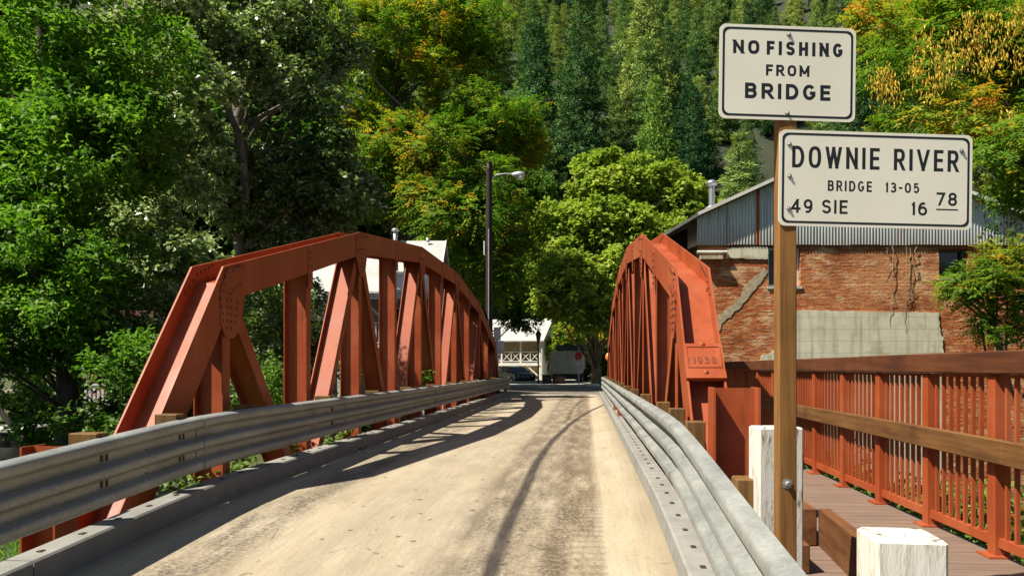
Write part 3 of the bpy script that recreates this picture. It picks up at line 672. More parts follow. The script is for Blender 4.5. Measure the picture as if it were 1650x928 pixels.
# ================================================================= brick building on the right
BD = 17.0; BS = BD / F_PX
def bx(px): return (px - 1125) * BS
def bz(py): return EYE + (YH - py) * BS
bb = thing('brick_building', 'old brick building with corrugated metal gable and patched wall beyond the red railing', 'building', Wz(1125, BD, 0), TH)
def brick_mat():
    x = N('old_red_brick'); o = x.obj(); s = x.sep(o)
    wob = x.math('MULTIPLY_ADD', x.noise(o, 1.2, 2), .05, -.025)
    v = x.comb(s[0], x.math('ADD', s[2], wob), s[1]); b = x.n('TexBrick'); x.l(v, b.inputs['Vector'])
    for k, q in (('Scale', 1.), ('Brick Width', .215), ('Row Height', .072), ('Mortar Size', .008), ('Mortar Smooth', .3), ('Bias', -.1)): b.inputs[k].default_value = q
    b.inputs['Color1'].default_value = (.42, .082, .02, 1); b.inputs['Color2'].default_value = (.58, .19, .055, 1); b.inputs['Mortar'].default_value = (.25, .16, .09, 1)
    n1 = x.noise(o, .7, 5, .6); n2 = x.noise(x.scale(o, (1, 1, 3)), 5, 5, .7); n3 = x.noise(x.scale(o, (.35, 1, 4)), 3.2, 5, .7)
    c = x.mix(x.ramp(n2, [(.5, 0.), (.66, .75)]), b.outputs['Color'], (.58, .39, .22))
    right = x.math('MULTIPLY', x.math('SUBTRACT', s[0], 2.0), .5, clamp=True); up = x.math('MULTIPLY', x.math('SUBTRACT', s[2], 2.3), 1.2, clamp=True)
    lim = x.math('LESS_THAN', s[0], 5.4)
    pale = x.math('MULTIPLY', x.math('MULTIPLY', right, up), x.math('MULTIPLY', lim, x.ramp(x.noise(x.scale(o, (.6, 1, 2.5)), 2.4, 5, .7), [(.35, .35), (.6, 1.4)])))
    c = x.mix(x.math('MULTIPLY', pale, .55), c, (.62, .32, .15))
    c = x.mix(x.ramp(n1, [(.5, 0.), (.66, .75)]), c, (.17, .045, .02))
    c = x.mix(x.ramp(x.noise(x.scale(o, (1, 1, 2.2)), 1.7, 5, .65), [(.52, 0.), (.62, .8)]), c, (.66, .43, .24))
    c = x.mix(x.ramp(n3, [(.60, 0.), (.70, .75)]), c, (.10, .04, .02))
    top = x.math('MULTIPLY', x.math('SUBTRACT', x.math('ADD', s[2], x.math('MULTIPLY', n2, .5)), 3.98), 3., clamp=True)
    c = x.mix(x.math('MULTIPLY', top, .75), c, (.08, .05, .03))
    x.col(c); x.bump(x.math('ADD', x.math('MULTIPLY', b.outputs['Fac'], -1.), x.math('MULTIPLY', n2, 1.4)), 1., .035); return x.done(.93, 0, .15)
wall_x = [-.0, bx(1238), bx(1290), bx(1513), bx(1560), bx(1740)]; zt = bz(394)
open_ = {1: (bz(461), bz(398)), 3: (bz(448), bz(401))}
mb = MB(); Tk = .35
for i in range(5):
    a, b = wall_x[i], wall_x[i + 1]
    segs = [(-3.8, zt)] if i not in open_ else [(-3.8, open_[i][0]), (open_[i][1], zt)]
    for z0, z1 in segs: mb.add([(a, 0, z0), (b, 0, z0), (b, 0, z1), (a, 0, z1)], [(0, 1, 2, 3)])
    if i in open_:
        z0, z1 = open_[i]; mb.add([(a, 0, z0), (a, Tk, z0), (b, Tk, z0), (b, 0, z0)], [(3, 2, 1, 0)]); mb.add([(a, 0, z1), (a, Tk, z1), (b, Tk, z1), (b, 0, z1)], [(0, 1, 2, 3)])
        mb.add([(a, 0, z0), (a, Tk, z0), (a, Tk, z1), (a, 0, z1)], [(0, 1, 2, 3)]); mb.add([(b, 0, z0), (b, Tk, z0), (b, Tk, z1), (b, 0, z1)], [(3, 2, 1, 0)])
mb.add([(0, 0, -3.8), (0, 12, -3.8), (0, 12, zt), (0, 0, zt)], [(3, 2, 1, 0)]); e = wall_x[-1]; mb.add([(e, 0, -3.8), (e, 12, -3.8), (e, 12, zt), (e, 0, zt)], [(0, 1, 2, 3)])
mb.add([(0, 12, -3.8), (e, 12, -3.8), (e, 12, zt), (0, 12, zt)], [(3, 2, 1, 0)])
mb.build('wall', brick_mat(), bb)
wood_dark = wood('dark_frame_wood', (.05, .04, .032), (.10, .08, .06), (.03, .025, .02), 'z')
for i in (1, 3):
    a, b = wall_x[i], wall_x[i + 1]; z0, z1 = open_[i]; mb = MB()
    fm = M['white'] if i == 1 else wood_dark
    mb.box(a + .004, a + .06, .13, .2, z0, z1).box(b - .09, b - .004, .10, .2, z0, z1).box(a + .06, b - .09, .13, .2, z1 - .05, z1).box(a + .06, b - .09, .13, .2, z0, z0 + .05)
    if i == 3: mb.box(a + .06, b - .09, .15, .18, z0 + .22, z0 + .25)
    o = mb.build('window', fm, bb); MB().add([(a + .05, .18, z0 + .05), (b - .08, .18, z0 + .05), (b - .08, .18, z1 - .05), (a + .05, .18, z1 - .05)], [(0, 1, 2, 3)]).build('pane', M['glass'], o)
    MB().box(a - .03, b + .03, -.03, .1, z0 - .06, z0 - .002).build('sill', M['concrete'], o)
rnd = random.Random(4)
def patch(name, pts, th, mat, jag=.03, label=None):
    out = []
    for (a, b) in zip(pts, pts[1:] + pts[:1]):
        n = max(2, int(math.hypot(b[0] - a[0], b[1] - a[1]) / 5))
        for i in range(n): out.append((bx(a[0] + (b[0] - a[0]) * i / n) + rnd.uniform(-jag, jag), bz(a[1] + (b[1] - a[1]) * i / n) + rnd.uniform(-jag, jag) * .6))
    o = MB().prism(out, 1, -th, -.002).build(name, mat, bb)
    if label: o['label'] = label
    return o
x = N('board_marked_concrete'); p = x.obj(); s = x.sep(p); f = x.noise(p, 2.2, 6, .65); q = x.noise(x.scale(p, (3, 1, .25)), 2.5, 5, .6)
c = x.ramp(f, [(.3, (.52, .49, .36)), (.7, (.68, .645, .50))]); c = x.mix(x.ramp(q, [(.48, 0.), (.70, .7)]), c, (.24, .21, .14)); c = x.mix(x.ramp(x.noise(x.scale(p, (1, 1, 2.5)), 1.4, 5, .7), [(.55, 0.), (.68, .6)]), c, (.30, .24, .13)); ln_ = x.math('LESS_THAN', x.math('FRACT', x.math('DIVIDE', s[2], .26)), .05); c = x.mix(x.math('MULTIPLY', ln_, .35), c, (.15, .14, .10)); x.col(c); x.bump(f, .3, .02)
pc = x.done(.9); mort = noisy('crumbling_mortar', (.28, .22, .13), (.48, .41, .28), 9, .95, bump=.6)
patch('concrete_patch', [(1278, 500), (1420, 502), (1512, 504), (1513, 530), (1519, 545), (1515, 780), (1278, 780)], .03, pc, .018)
patch('concrete_patch', [(1170, 400), (1237, 398), (1237, 418), (1172, 416)], .03, pc, .012)
patch('concrete_patch', [(1226, 574), (1246, 566), (1252, 600), (1222, 600)], .025, pc, .03)
patch('mortar_streak', [(1155, 515), (1185, 485), (1205, 456), (1232, 432), (1238, 440), (1212, 472), (1193, 494), (1164, 521), (1158, 535), (1154, 527)], .012, mort, .035)
MB().tube([(bx(1122), -.07, bz(407)), (bx(1170), -.07, bz(407))], .035, 8).build('pipe', M['white'], bb)
MB().box(bx(1126), bx(1162), -.16, -.002, bz(419), bz(413)).build('ledge', mort, bb)
# corrugated gable
ap = (bx(1363), bz(241)); lf = (bx(1121), bz(351.5)); rg = (bx(1665), bz(361)); rgz = lambda xx: (lf[1] + (ap[1] - lf[1]) * (xx - lf[0]) / (ap[0] - lf[0])) if xx < ap[0] else (ap[1] + (rg[1] - ap[1]) * (xx - ap[0]) / (rg[0] - ap[0]))
x = N('corrugated_iron'); p = x.obj(); s = x.sep(p); f = x.noise(x.scale(p, (5, 1, .35)), 2, 5, .65); g = x.noise(x.scale(p, (9, 1, .25)), 1.5, 6, .7)
sheet = x.math('FLOOR', x.math('DIVIDE', s[0], .66)); wn = x.n('TexWhiteNoise', noise_dimensions='1D'); x.l(sheet, wn.inputs['W'])
c = x.ramp(f, [(.3, (.36, .42, .43)), (.7, (.56, .61, .61))]); c = x.mix(x.math('MULTIPLY', wn.outputs['Value'], .35), c, (.27, .32, .34))
c = x.mix(x.ramp(g, [(.53, 0.), (.66, .85)]), c, (.20, .09, .045)); bt = x.math('MULTIPLY', x.math('SUBTRACT', x.math('ADD', 4.22, x.math('MULTIPLY', f, .35)), s[2]), 2.2, clamp=True); c = x.mix(x.math('MULTIPLY', bt, .45), c, (.22, .13, .075)); st = x.math('LESS_THAN', x.math('ABSOLUTE', x.math('SUBTRACT', s[0], bx(1220))), .04); c = x.mix(st, c, (.24, .075, .02))
x.col(c); corr = x.done(.5, .25, .4)
mb = MB(); n = int((rg[0] + .9 - lf[0]) / (.068 / 6)); r0, r1, r2 = [], [], []
for i in range(n):
    xx = lf[0] + .02 + i * .068 / 6; y = -.045 - .013 * math.sin(i * math.pi / 3); r0.append((xx, y, bz(395.5) + (.012 if int(xx / .66) % 2 else 0))); r1.append((xx, y, rgz(xx) - .01))
mb.grid([r0, r1]); mb.build('gable_cladding', corr, bb)
x = N('weathered_roof_metal'); f = x.noise(x.obj(), 2.5, 5); x.col(x.ramp(f, [(.35, (.16, .15, .14)), (.7, (.36, .35, .33))])); roofm = x.done(.6, .3)
mb = MB(); le = (bx(1058), bz(389)); re = (rg[0] + .95, rgz(rg[0] + .95))
for a, b, ye in ((le, lf, 2.4), (lf, ap, 12.3), (ap, re, 12.3)):
    mb.add([(a[0], -.22, a[1] + .005), (b[0], -.22, b[1] + .005), (b[0], ye, b[1] + .005), (a[0], ye, a[1] + .005), (a[0], -.22, a[1] + .075), (b[0], -.22, b[1] + .075), (b[0], ye, b[1] + .075), (a[0], ye, a[1] + .075)],
           [(3, 2, 1, 0), (4, 5, 6, 7), (0, 1, 5, 4), (2, 3, 7, 6), (1, 2, 6, 5), (0, 4, 7, 3)])
ro = mb.build('roof', roofm, bb)
mb = MB(); 
for a, b in ((lf, ap), (ap, re)): mb.bar((a[0], -.235, a[1] + .05), (b[0], -.235, b[1] + .05), .024, .07)
mb.build('rake_trim', M['white'], ro)
fl = MB(); fl.lathe([(.19, -.15), (.15, .07), (.10, .09), (.10, .10)], (bx(1160), .7, rgz(bx(1160)) + .06), 14).lathe([(.068, .09), (.068, .56)], (bx(1160), .7, rgz(bx(1160)) + .06), 14).lathe([(.05, .55), (.12, .58), (.13, .62), (.12, .66), (.05, .70), (.01, .71)], (bx(1160), .7, rgz(bx(1160)) + .06), 14)
fl.build('flue_pipe', M['chrome'], ro)
dk = wood('dark_recess_planks', (.018, .012, .01), (.04, .028, .022), (.01, .008, .007), 'z')  # near-black colour paints the shade inside the lean-to recess
mb = MB().prism([(-.03, -3.6), (-.03, bz(356)), (-.86, bz(383.5)), (-.86, -3.6)], 1, .9, 1.1); mb.box(-.86, -.78, .0, .9, -3.6, bz(386)).build('lean_to', dk, bb)
# dead vines on the brick
tw = noisy('dry_vine_bark', (.20, .14, .085), (.34, .26, .17), 30, .9); vt = MB()
for px, y0, y1, sd in ((1436, 396, 525, 1), (1458, 398, 535, 2), (1465, 400, 490, 3), (1476, 398, 440, 4), (1427, 400, 440, 6)):
    rr = random.Random(sd); pts = []; xx = px; k = 14
    for i in range(k + 1): pts.append((bx(xx), -.035 - rr.random() * .03, bz(y0 + (y1 - y0) * i / k))); xx += rr.uniform(-2.4, 2.4)
    vt.tube([bb.matrix_basis @ Vector(p) for p in pts], [.009 - .006 * i / k for i in range(k + 1)], 5)
    for j in range(2): i = rr.randint(2, k - 3); a = pts[i]; vt.tube([Matrix.Translation((0, 0, 0)) @ (bb.matrix_basis @ Vector(q)) for q in (a, (a[0] + rr.uniform(-.12, .12), a[1], a[2] - .1), (a[0] + rr.uniform(-.2, .2), a[1], a[2] - .3))], [.005, .004, .002], 5)
o = vt.build('dry_vine', tw); tag(o, 'bare dry vine stems hanging down the brick wall between the windows', 'vine')

# ================================================================= white house behind the left truss
def siding(name, c1, c2, pitch=.18):
    x = N(name); p = x.obj(); s = x.sep(p); fr = x.math('FRACT', x.math('DIVIDE', s[2], pitch)); f = x.noise(p, 2, 4)
    c = x.ramp(f, [(.3, c1), (.7, c2)]); c = x.mix(x.math('MULTIPLY', x.math('LESS_THAN', fr, .1), .55), c, [k * .4 for k in c1]); x.col(c); x.bump(fr, .6, .03); return x.done(.65)
whs = siding('white_clapboard', (.58, .57, .52), (.70, .69, .63)); grs = siding('grey_clapboard', (.20, .20, .18), (.28, .28, .25))
def whiteroof():
    x = N('white_metal_roof'); p = x.obj(); s = x.sep(p); f = x.noise(p, 1.2, 4); fr = x.math('LESS_THAN', x.math('FRACT', x.math('DIVIDE', s[0], .45)), .06)
    c = x.ramp(f, [(.3, (.40, .40, .385)), (.7, (.52, .52, .505))]); c = x.mix(x.math('MULTIPLY', fr, .4), c, (.3, .3, .3)); x.col(c); return x.done(.4, .1)
wr = whiteroof()
tan_ = siding('ochre_boards', (.42, .30, .15), (.52, .38, .20), .22)
def gable_roof(mb, x0, x1, y0, y1, ze, zr_, th=.12, ov=.4):
    ym = (y0 + y1) / 2; sl = (zr_ - ze) / (ym - y0)
    for s_ in (0, 1):
        ya = (y0 - ov) if s_ == 0 else (y1 + ov); za = ze - ov * sl; q = [(x0 - ov, ya, za), (x1 + ov, ya, za), (x1 + ov, ym, zr_), (x0 - ov, ym, zr_)]
        vs = q + [(a, b, c + th) for a, b, c in q]; fs = [(0, 1, 2, 3), (4, 5, 6, 7), (0, 1, 5, 4), (2, 3, 7, 6), (1, 2, 6, 5), (0, 3, 7, 4)]; mb.add(vs, fs)
    return mb
def rail_fence(mb, a, b, z0, z1, step=.14, wdt=.05):
    a, b = Vector(a), Vector(b); L = (b - a).length; n = int(L / step)
    mb.bar(a + Vector((0, 0, z1)), b + Vector((0, 0, z1)), .07, .06); mb.bar(a + Vector((0, 0, z0)), b + Vector((0, 0, z0)), .06, .06)
    for i in range(n + 1): p = a.lerp(b, i / n); mb.bar(p + Vector((0, 0, z0)), p + Vector((0, 0, z1)), wdt, .03, (0, 1, 0))
ha = thing('white_roofed_house', 'grey clapboard house with white metal roof and porch seen through the left truss', 'house', Wz(700, 33.2, .2), TH); ha.scale = (.84, .84, .84)
HX = -6.7
MB().box(HX, -.1, .2, 8.4, -1.5, 5.4).prism([(.2, 5.4), (8.4, 5.4), (4.3, 8.2)], 0, -.3, -.1).build('wall', grs, ha)
ro = gable_roof(MB(), HX, -.15, 0, 8.6, 5.25, 8.3, .1, .35).build('roof', wr, ha)
MB().lathe([(.14, -.5), (.14, .5), (.11, .52), (.24, .56), (.22, .66), (.05, .72)], (-2.6, 4.1, 8.35), 12).build('roof_vent', M['chrome'], ro)
MB().lathe([(.1, -.1), (.1, .1), (.03, .14)], (-.75, 3.9, 8.35), 8).build('vent_cap', M['chrome'], ro)
mb = MB()
for s_ in (-1, 1): mb.bar((.23, 4.3 + s_ * 4.65, 4.96), (.23, 4.3, 8.34), .05, .22)
mb.build('rake_board', M['white'], ro)
pr = MB(); pr.box(HX, -.2, -2.1, .19, 2.2, 2.36); pr.build('porch_floor', M['white'], ha)
MB().box(HX, -.1, -2.3, .1, 4.72, 4.80).box(HX, -.1, -2.32, -2.2, 4.52, 4.72).build('porch_roof', wr, ha)
for xx in (-.35, -2.4, -4.4, -6.5):
    MB().box(xx - .07, xx + .07, -2.1, -1.96, -1.3, 4.6).build('porch_post', M['white'], ha)
    MB().bar((xx + .05, -2.03, 3.75), (xx + .85, -2.03, 4.5), .08, .1).bar((xx - .05, -2.03, 3.75), (xx - .85, -2.03, 4.5), .08, .1).build('brace', M['white'], ha)
mb = MB(); rail_fence(mb, (HX, -2.03, 0), (-.35, -2.03, 0), 2.45, 3.4, .16, .06); mb.build('porch_railing', M['white'], ha)
for xx in (-1.6, -4.4):
    o = MB().box(xx - .45, xx + .45, .14, .19, 2.9, 4.3).build('window', M['white'], ha); MB().box(xx - .38, xx + .38, .12, .137, 2.97, 4.23).build('pane', M['glass'], o)
# shaded deck with white pickets, far left
dk_ = thing('porch_deck', 'white picket railed deck in deep shade behind the left trees', 'deck', Wz(245, 24, 0), TH)
MB().box(-3.4, 1.2, 0, 3, -.35, -.1).build('deck_floor', M['concrete'], dk_)
mb = MB(); rail_fence(mb, (-3.4, .06, 0), (1.2, .06, 0), 0.0, .72, .13, .06); mb.build('picket_railing', M['white'], dk_)
for xx in (-3.3, -1.4, .4): MB().box(xx - .06, xx + .06, .1, .22, -1.6, 2.4).build('deck_post', M['white'], dk_)
MB().box(-3.4, 1.2, 2.6, 3, -1.6, 3.2).build('deck_wall', noisy('dark_red_boards', (.10, .03, .02), (.16, .05, .035), 4, .7), dk_)

# ================================================================= white balcony house across the street
hb = thing('balcony_house', 'white two storey house with cross braced balcony across the street beyond the bridge', 'house', Wz(873, 74, 0), TH - R(16))
MB().box(-11, -.02, 1.6, 6.9, -.6, 1.55).build('lower_wall', tan_, hb); MB().box(-11, -.05, 1.6, 6.9, 1.7, 3.9).build('upper_wall', tan_, hb)
MB().box(-.02, .08, -.2, 7.1, -.6, 3.85).prism([(-.2, 3.85), (7.1, 3.85), (3.45, 6.0)], 0, -.02, .08).build('gable_wall', whs, hb)
gable_roof(MB(), -11, .02, -.2, 7.1, 3.9, 6.0, .12, .3).build('roof', wr, hb)
MB().box(-11, -.03, 0, 1.59, 1.56, 1.69).box(-11, -.03, -.06, -.002, 1.42, 1.70).build('balcony_floor', M['white'], hb)
for xx in (-.2, -2.1, -4.0, -5.9, -7.8):
    MB().box(xx - .08, xx + .08, -.02, .12, 1.7, 3.85).build('balcony_post', M['white'], hb)
for xx in (-.2, -4.0, -7.8): MB().box(xx - .08, xx + .08, .0, .14, -.5, 1.4).build('lower_post', M['white'], hb)
mb = MB()
for a in (-2.1, -4.0, -5.9, -7.8):
    mb.bar((a + .08, .05, 2.75), (a + 1.82, .05, 2.75), .07, .09).bar((a + .08, .05, 1.85), (a + 1.82, .05, 1.85), .07, .08)
    mb.bar((a + .95, .05, 1.88), (a + .95, .05, 2.71), .07, .07, (0, 1, 0))
    for q in (a + .1, a + 1.0):
        mb.bar((q, .045, 1.89), (q + .8, .045, 2.71), .04, .06).bar((q, .075, 2.71), (q + .8, .075, 1.89), .04, .06)
mb.build('balcony_railing', M['white'], hb)
MB().bar((-.2, .06, .3), (-1.5, .06, 1.45), .09, .1).bar((-4.0, .06, .3), (-2.7, .06, 1.45), .09, .1).bar((-4.0, .06, .3), (-5.3, .06, 1.45), .09, .1).build('brace', M['white'], hb)
for yy in (2.2, 5.0):
    o = MB().box(.082, .12, yy - .4, yy + .4, .5, 1.7).build('window', M['white'], hb); MB().box(.121, .13, yy - .32, yy + .32, .58, 1.62).build('pane', M['glass'], o)
# far tan cottage behind the maple
hc = thing('hillside_cabin', 'small tan cabin with dark roof glimpsed behind the truck under the trees', 'cabin', Wz(915, 88, -.4), TH)
MB().box(-2.6, 3.2, 0, 5, -.3, 3.6).build('wall', noisy('tan_stucco', (.36, .25, .13), (.46, .33, .18), 2), hc)
gable_roof(MB(), -2.6, 3.2, 0, 5, 3.6, 5.2, .12, .4).build('roof', plain('dark_shingle_roof', (.05, .045, .045)), hc)
o = MB().box(.6, 1.8, -.06, -.005, 1.0, 2.3).build('window', M['white'], hc); MB().box(.7, 1.7, -.08, -.062, 1.1, 2.2).build('pane', M['glass'], o)

# ================================================================= vehicles
def wheel(parent, c, r, wd, rimm):
    Mr = Matrix.Rotation(R(90), 4, 'Y')
    w_ = MB().lathe([(r * .62, -wd / 2), (r * .93, -wd / 2), (r, -wd / 2 + .03), (r, wd / 2 - .03), (r * .93, wd / 2), (r * .62, wd / 2)], c, 22, Mr).build('wheel', M['rubber'], parent)
    mb = MB().lathe([(.05, -wd / 2 - .012), (r * .6, -wd / 2 + .01), (r * .6, wd / 2 - .01), (.05, wd / 2 + .012)], c, 18, Mr); mb.build('rim', rimm, w_)
def suv(name, label, loc, rz, paint, H=1.68, L=4.6, Wd=1.88):
    "front towards local -y"
    t = thing(name, label, 'car', loc, rz); k = L / 4.6
    prof = [(-2.30, .38), (-2.33, .62), (-2.25, .86), (-1.25, 1.03), (2.0, 1.06), (2.28, .95), (2.31, .45), (2.2, .3), (-2.1, .26)]
    rows = []
    for fx, inset, sh in ((-1, .06, 0), (-.97, .0, 0), (-.5, -.0, .015), (0, 0, .02), (.5, 0, .015), (.97, 0, 0), (1, .06, 0)):
        cy = sum(p[0] for p in prof) / 9; cz = .66
        rows.append([(fx * Wd / 2, (cy + (y - cy) * (1 - inset)) * k, (cz + (z - cz) * (1 - inset * 1.6)) + (sh if z > .8 else 0)) for y, z in prof + prof[:1]])
    mb = MB(); mb.grid(rows); mb.add(rows[0][:-1], [tuple(range(9))]); mb.add(rows[-1][:-1], [tuple(range(8, -1, -1))]); body = mb.build('body', paint, t)
    cab = [(-1.2, 1.04, .0), (-.45, H - .06, .17), (-.2, H, .20), (1.5, H - .02, .20), (1.75, H - .1, .18), (2.15, 1.06, .02)]
    mb = MB(); l = [(-Wd / 2 + .06 + i, y * k, z) for y, z, i in cab]; r = [(-q[0], q[1], q[2]) for q in l]
    mb.grid([l, r], False); mb.add(l, [tuple(range(5, -1, -1))]); mb.add(r, [tuple(range(6))]); mb.build('cabin', paint, t)
    g = MB(); e = .008
    def lerp(a, b, f): return tuple(a[i] + (b[i] - a[i]) * f for i in range(3))
    def quad(a, b, c, d, n, m=.08):
        q = [Vector(p) for p in (a, b, c, d)]; ce = sum(q, Vector()) / 4; g.add([ce + (p - ce) * (1 - m) + Vector(n) * e for p in q], [(0, 1, 2, 3)])
    quad(l[0], r[0], r[1], l[1], (0, -.7, .7)); g.build('windscreen', M['glass'], t)
    for s_, P in ((-1, l), (1, r)):
        g = MB(); quad(lerp(P[0], P[1], .12), lerp(P[0], P[1], .92), lerp(P[2], P[3], .45), (P[0][0], .55 * k, 1.08), (s_, 0, .25), .06); quad(lerp(P[2], P[3], .5), lerp(P[2], P[3], .98), (P[5][0], 1.8 * k, 1.1), (P[0][0], .62 * k, 1.08), (s_, 0, .25), .06); g.build('side_window', M['glass'], t)
        hl = MB().lathe([(.02, 0), (.12, .01), (.12, .06), (.03, .09)], (s_ * (Wd / 2 - .28), -2.24 * k, .74), 10, Matrix.Rotation(R(90), 4, 'X')).build('headlight', M['lampglass'], t)
        MB().bbox(s_ * (Wd / 2 + .09) - .09, s_ * (Wd / 2 + .09) + .09, -.85 * k, -.7 * k, 1.02, 1.18, .02).build('mirror', paint, t)
        for yy in (-1.42, 1.38): wheel(t, (s_ * (Wd / 2 - .1), yy * k, .34), .35, .22, M['chrome'])
    g = MB()
    for i in range(7): g.box(-.42 + i * .12, -.34 + i * .12, -2.36 * k, -2.30 * k, .55, .82)
    g.build('grille', M['chrome'], t); MB().bbox(-Wd / 2 + .05, Wd / 2 - .05, -2.42 * k, -2.28 * k, .32, .5, .03).build('bumper', M['dark_metal'], t)
    return t
suv('parked_car', 'dark blue grey car parked under the white balcony house', Wz(829, 68, -.2), TH + R(24), plain('dark_blue_car_paint', (.02, .035, .05), .2, .2, .6), 1.55)
suv('parked_car', 'dark car half hidden behind the guardrail at the far left', Wz(48, 11.5, -1.52), TH + R(75), plain('black_car_paint', (.015, .016, .018), .2, .2, .6), 1.5)
# dump truck
dt = thing('dump_truck', 'grey dump truck with ribbed steel bed parked across the street', 'truck', Wz(913, 61, -.2), TH - R(9))
tg = noisy('dusty_grey_truck_paint', (.36, .37, .34), (.52, .53, .49), 3, .6); td = plain('dark_teal_truck_paint', (.02, .05, .055), .35)
mb = MB(); mb.prism([(-1.05, .95), (1.05, .95), (1.24, 1.5), (1.24, 2.75), (-1.24, 2.75), (-1.24, 1.5)], 1, 0, 4.4)
for z in (1.35, 1.75, 2.2, 2.6): mb.box(-1.28, 1.28, -.06, 4.45, z, z + .1)
for xx in (-1.2, -.4, .4, 1.2): mb.box(xx - .05, xx + .05, -.055, -.002, 1.0, 2.74)
mb.build('dump_bed', tg, dt)
MB().box(-.5, .5, .3, 7.6, .6, .9).build('chassis', M['dark_metal'], dt)
cb = MB().prism([(4.7, .8), (4.7, 3.3), (6.3, 3.3), (6.7, 2.2), (7.9, 2.0), (8.0, .8)], 0, -1.15, 1.15).build('cab', td, dt)
MB().box(-1.3, 1.45, 4.45, 4.75, 2.8, 3.35).build('cab_guard', td, dt)
for s_ in (-1, 1):
    MB().box(s_ * 1.155 - .004, s_ * 1.155 + .004, 4.95, 6.2, 2.15, 3.05).build('cab_window', M['glass'], dt)
    MB().box(s_ * 1.5 - .12, s_ * 1.5 + .12, 6.1, 6.16, 1.9, 2.6).build('mirror', M['white'], dt)
    for yy in (.9, 2.2, 7.0): wheel(dt, (s_ * .95, yy, .5), .5, .42 if yy < 3 else .3, tg)
MB().box(-1.1, 1.1, -.15, -.03, .62, .85).build('rear_bumper', M['dark_metal'], dt)
for s_ in (-1, 1): MB().lathe([(.07, 0), (.07, .03), (.02, .04)], (s_ * .95, -.15, .74), 8, Matrix.Rotation(R(90), 4, 'X')).build('tail_light', M['red_sign'], dt)

# ================================================================= street furniture
lampost = thing('street_lamp', 'black lantern post standing before the white balcony house', 'street lamp', Wz(867.5, 57, -.2), 0)
MB().lathe([(.16, 0), (.16, .25), (.09, .35), (.06, .6), (.05, 3.2), (.07, 3.25), (.05, 3.3)], (0, 0, 0), 12).build('pole', M['dark_metal'], lampost)
ln1 = MB().lathe([(.06, 3.3), (.12, 3.4), (.2, 3.85), (.24, 3.9), (.12, 4.08), (.05, 4.14), (.05, 4.2), (.01, 4.28)], (0, 0, 0), 8).build('lantern', M['dark_metal'], lampost)
ss = thing('stop_sign', 'red octagonal stop sign on a thin grey post at the street crossing', 'sign', Wz(932, 51, -.25), TH - R(38))
MB().box(-.03, .03, .012, .06, 0, 2.65).build('post', M['sign_back'], ss)
oc = [(.33 * math.cos(R(22.5 + 45 * i)), 2.27 + .33 * math.sin(R(22.5 + 45 * i))) for i in range(8)]
MB().prism(oc, 1, 0, .006).build('sign_panel', M['red_sign'], ss)
mb = MB(); i8 = [(.318 * math.cos(R(22.5 + 45 * i)), 2.27 + .318 * math.sin(R(22.5 + 45 * i))) for i in range(8)]; i9 = [(.295 * math.cos(R(22.5 + 45 * i)), 2.27 + .295 * math.sin(R(22.5 + 45 * i))) for i in range(8)]
mb.add([(a, -.002, b) for a, b in i8 + i9], [(i, 8 + i, 8 + (i + 1) % 8, (i + 1) % 8) for i in range(8)]); mb.build('border', M['white'], ss)
MB().box(-.23, .23, .0, .006, 1.68, 1.86).build('small_plate', M['white'], ss)
bs = thing('route_sign', 'two pale blank sign backs on a white post at the left far bridge end', 'sign', Wz(802, 38.0, -.2), TH)
MB().box(-.045, .045, -.03, .03, 0, 3.4).build('post', M['white'], bs)
MB().box(-.19, .15, -.045, -.034, 2.78, 3.42).build('sign_panel', M['sign_back'], bs); MB().box(-.15, .30, -.05, -.036, 2.12, 2.75).build('sign_panel', M['sign_back'], bs)
os_ = thing('marker_sign', 'small round orange reflector sign edging out past the right truss end', 'sign', Wz(983.5, 37.0, -.2), TH)
MB().tube([(0, .03, 0), (0, .03, 2.2)], .03, 8).build('post', M['sign_back'], os_); MB().lathe([(.02, 0), (.24, .0), (.24, .02), (.02, .03)], (0, 0, 1.95), 16, Matrix.Rotation(R(90), 4, 'X')).build('sign_panel', M['orange_sign'], os_)
bar = thing('barrel', 'brown wooden barrel standing in front of the dump truck', 'barrel', Wz(901, 55.5, -.2), 0)
MB().lathe([(.34, 0), (.42, .3), (.43, .5), (.40, .75), (.36, .9), (.33, .9), (.32, .82)], (0, 0, 0), 18).build('staves', wood('barrel_staves', (.07, .035, .02), (.14, .075, .04), (.04, .02, .01)), bar)
MB().lathe([(.435, .34), (.442, .36), (.442, .42), (.437, .44)], (0, 0, 0), 18).lathe([(.405, .76), (.412, .77), (.402, .83), (.39, .84)], (0, 0, 0), 18).build('hoop', M['dark_metal'], bar)
bn = thing('waste_bin', 'dark square litter bin between the lamp post and the barrel', 'bin', Wz(881, 55.8, -.2), TH)
MB().bbox(-.33, .33, -.33, .33, 0, .84, .03).build('body', M['dark_metal'], bn); MB().bbox(-.37, .37, -.37, .37, .845, .93, .03).build('lid', M['dark_metal'], bn)
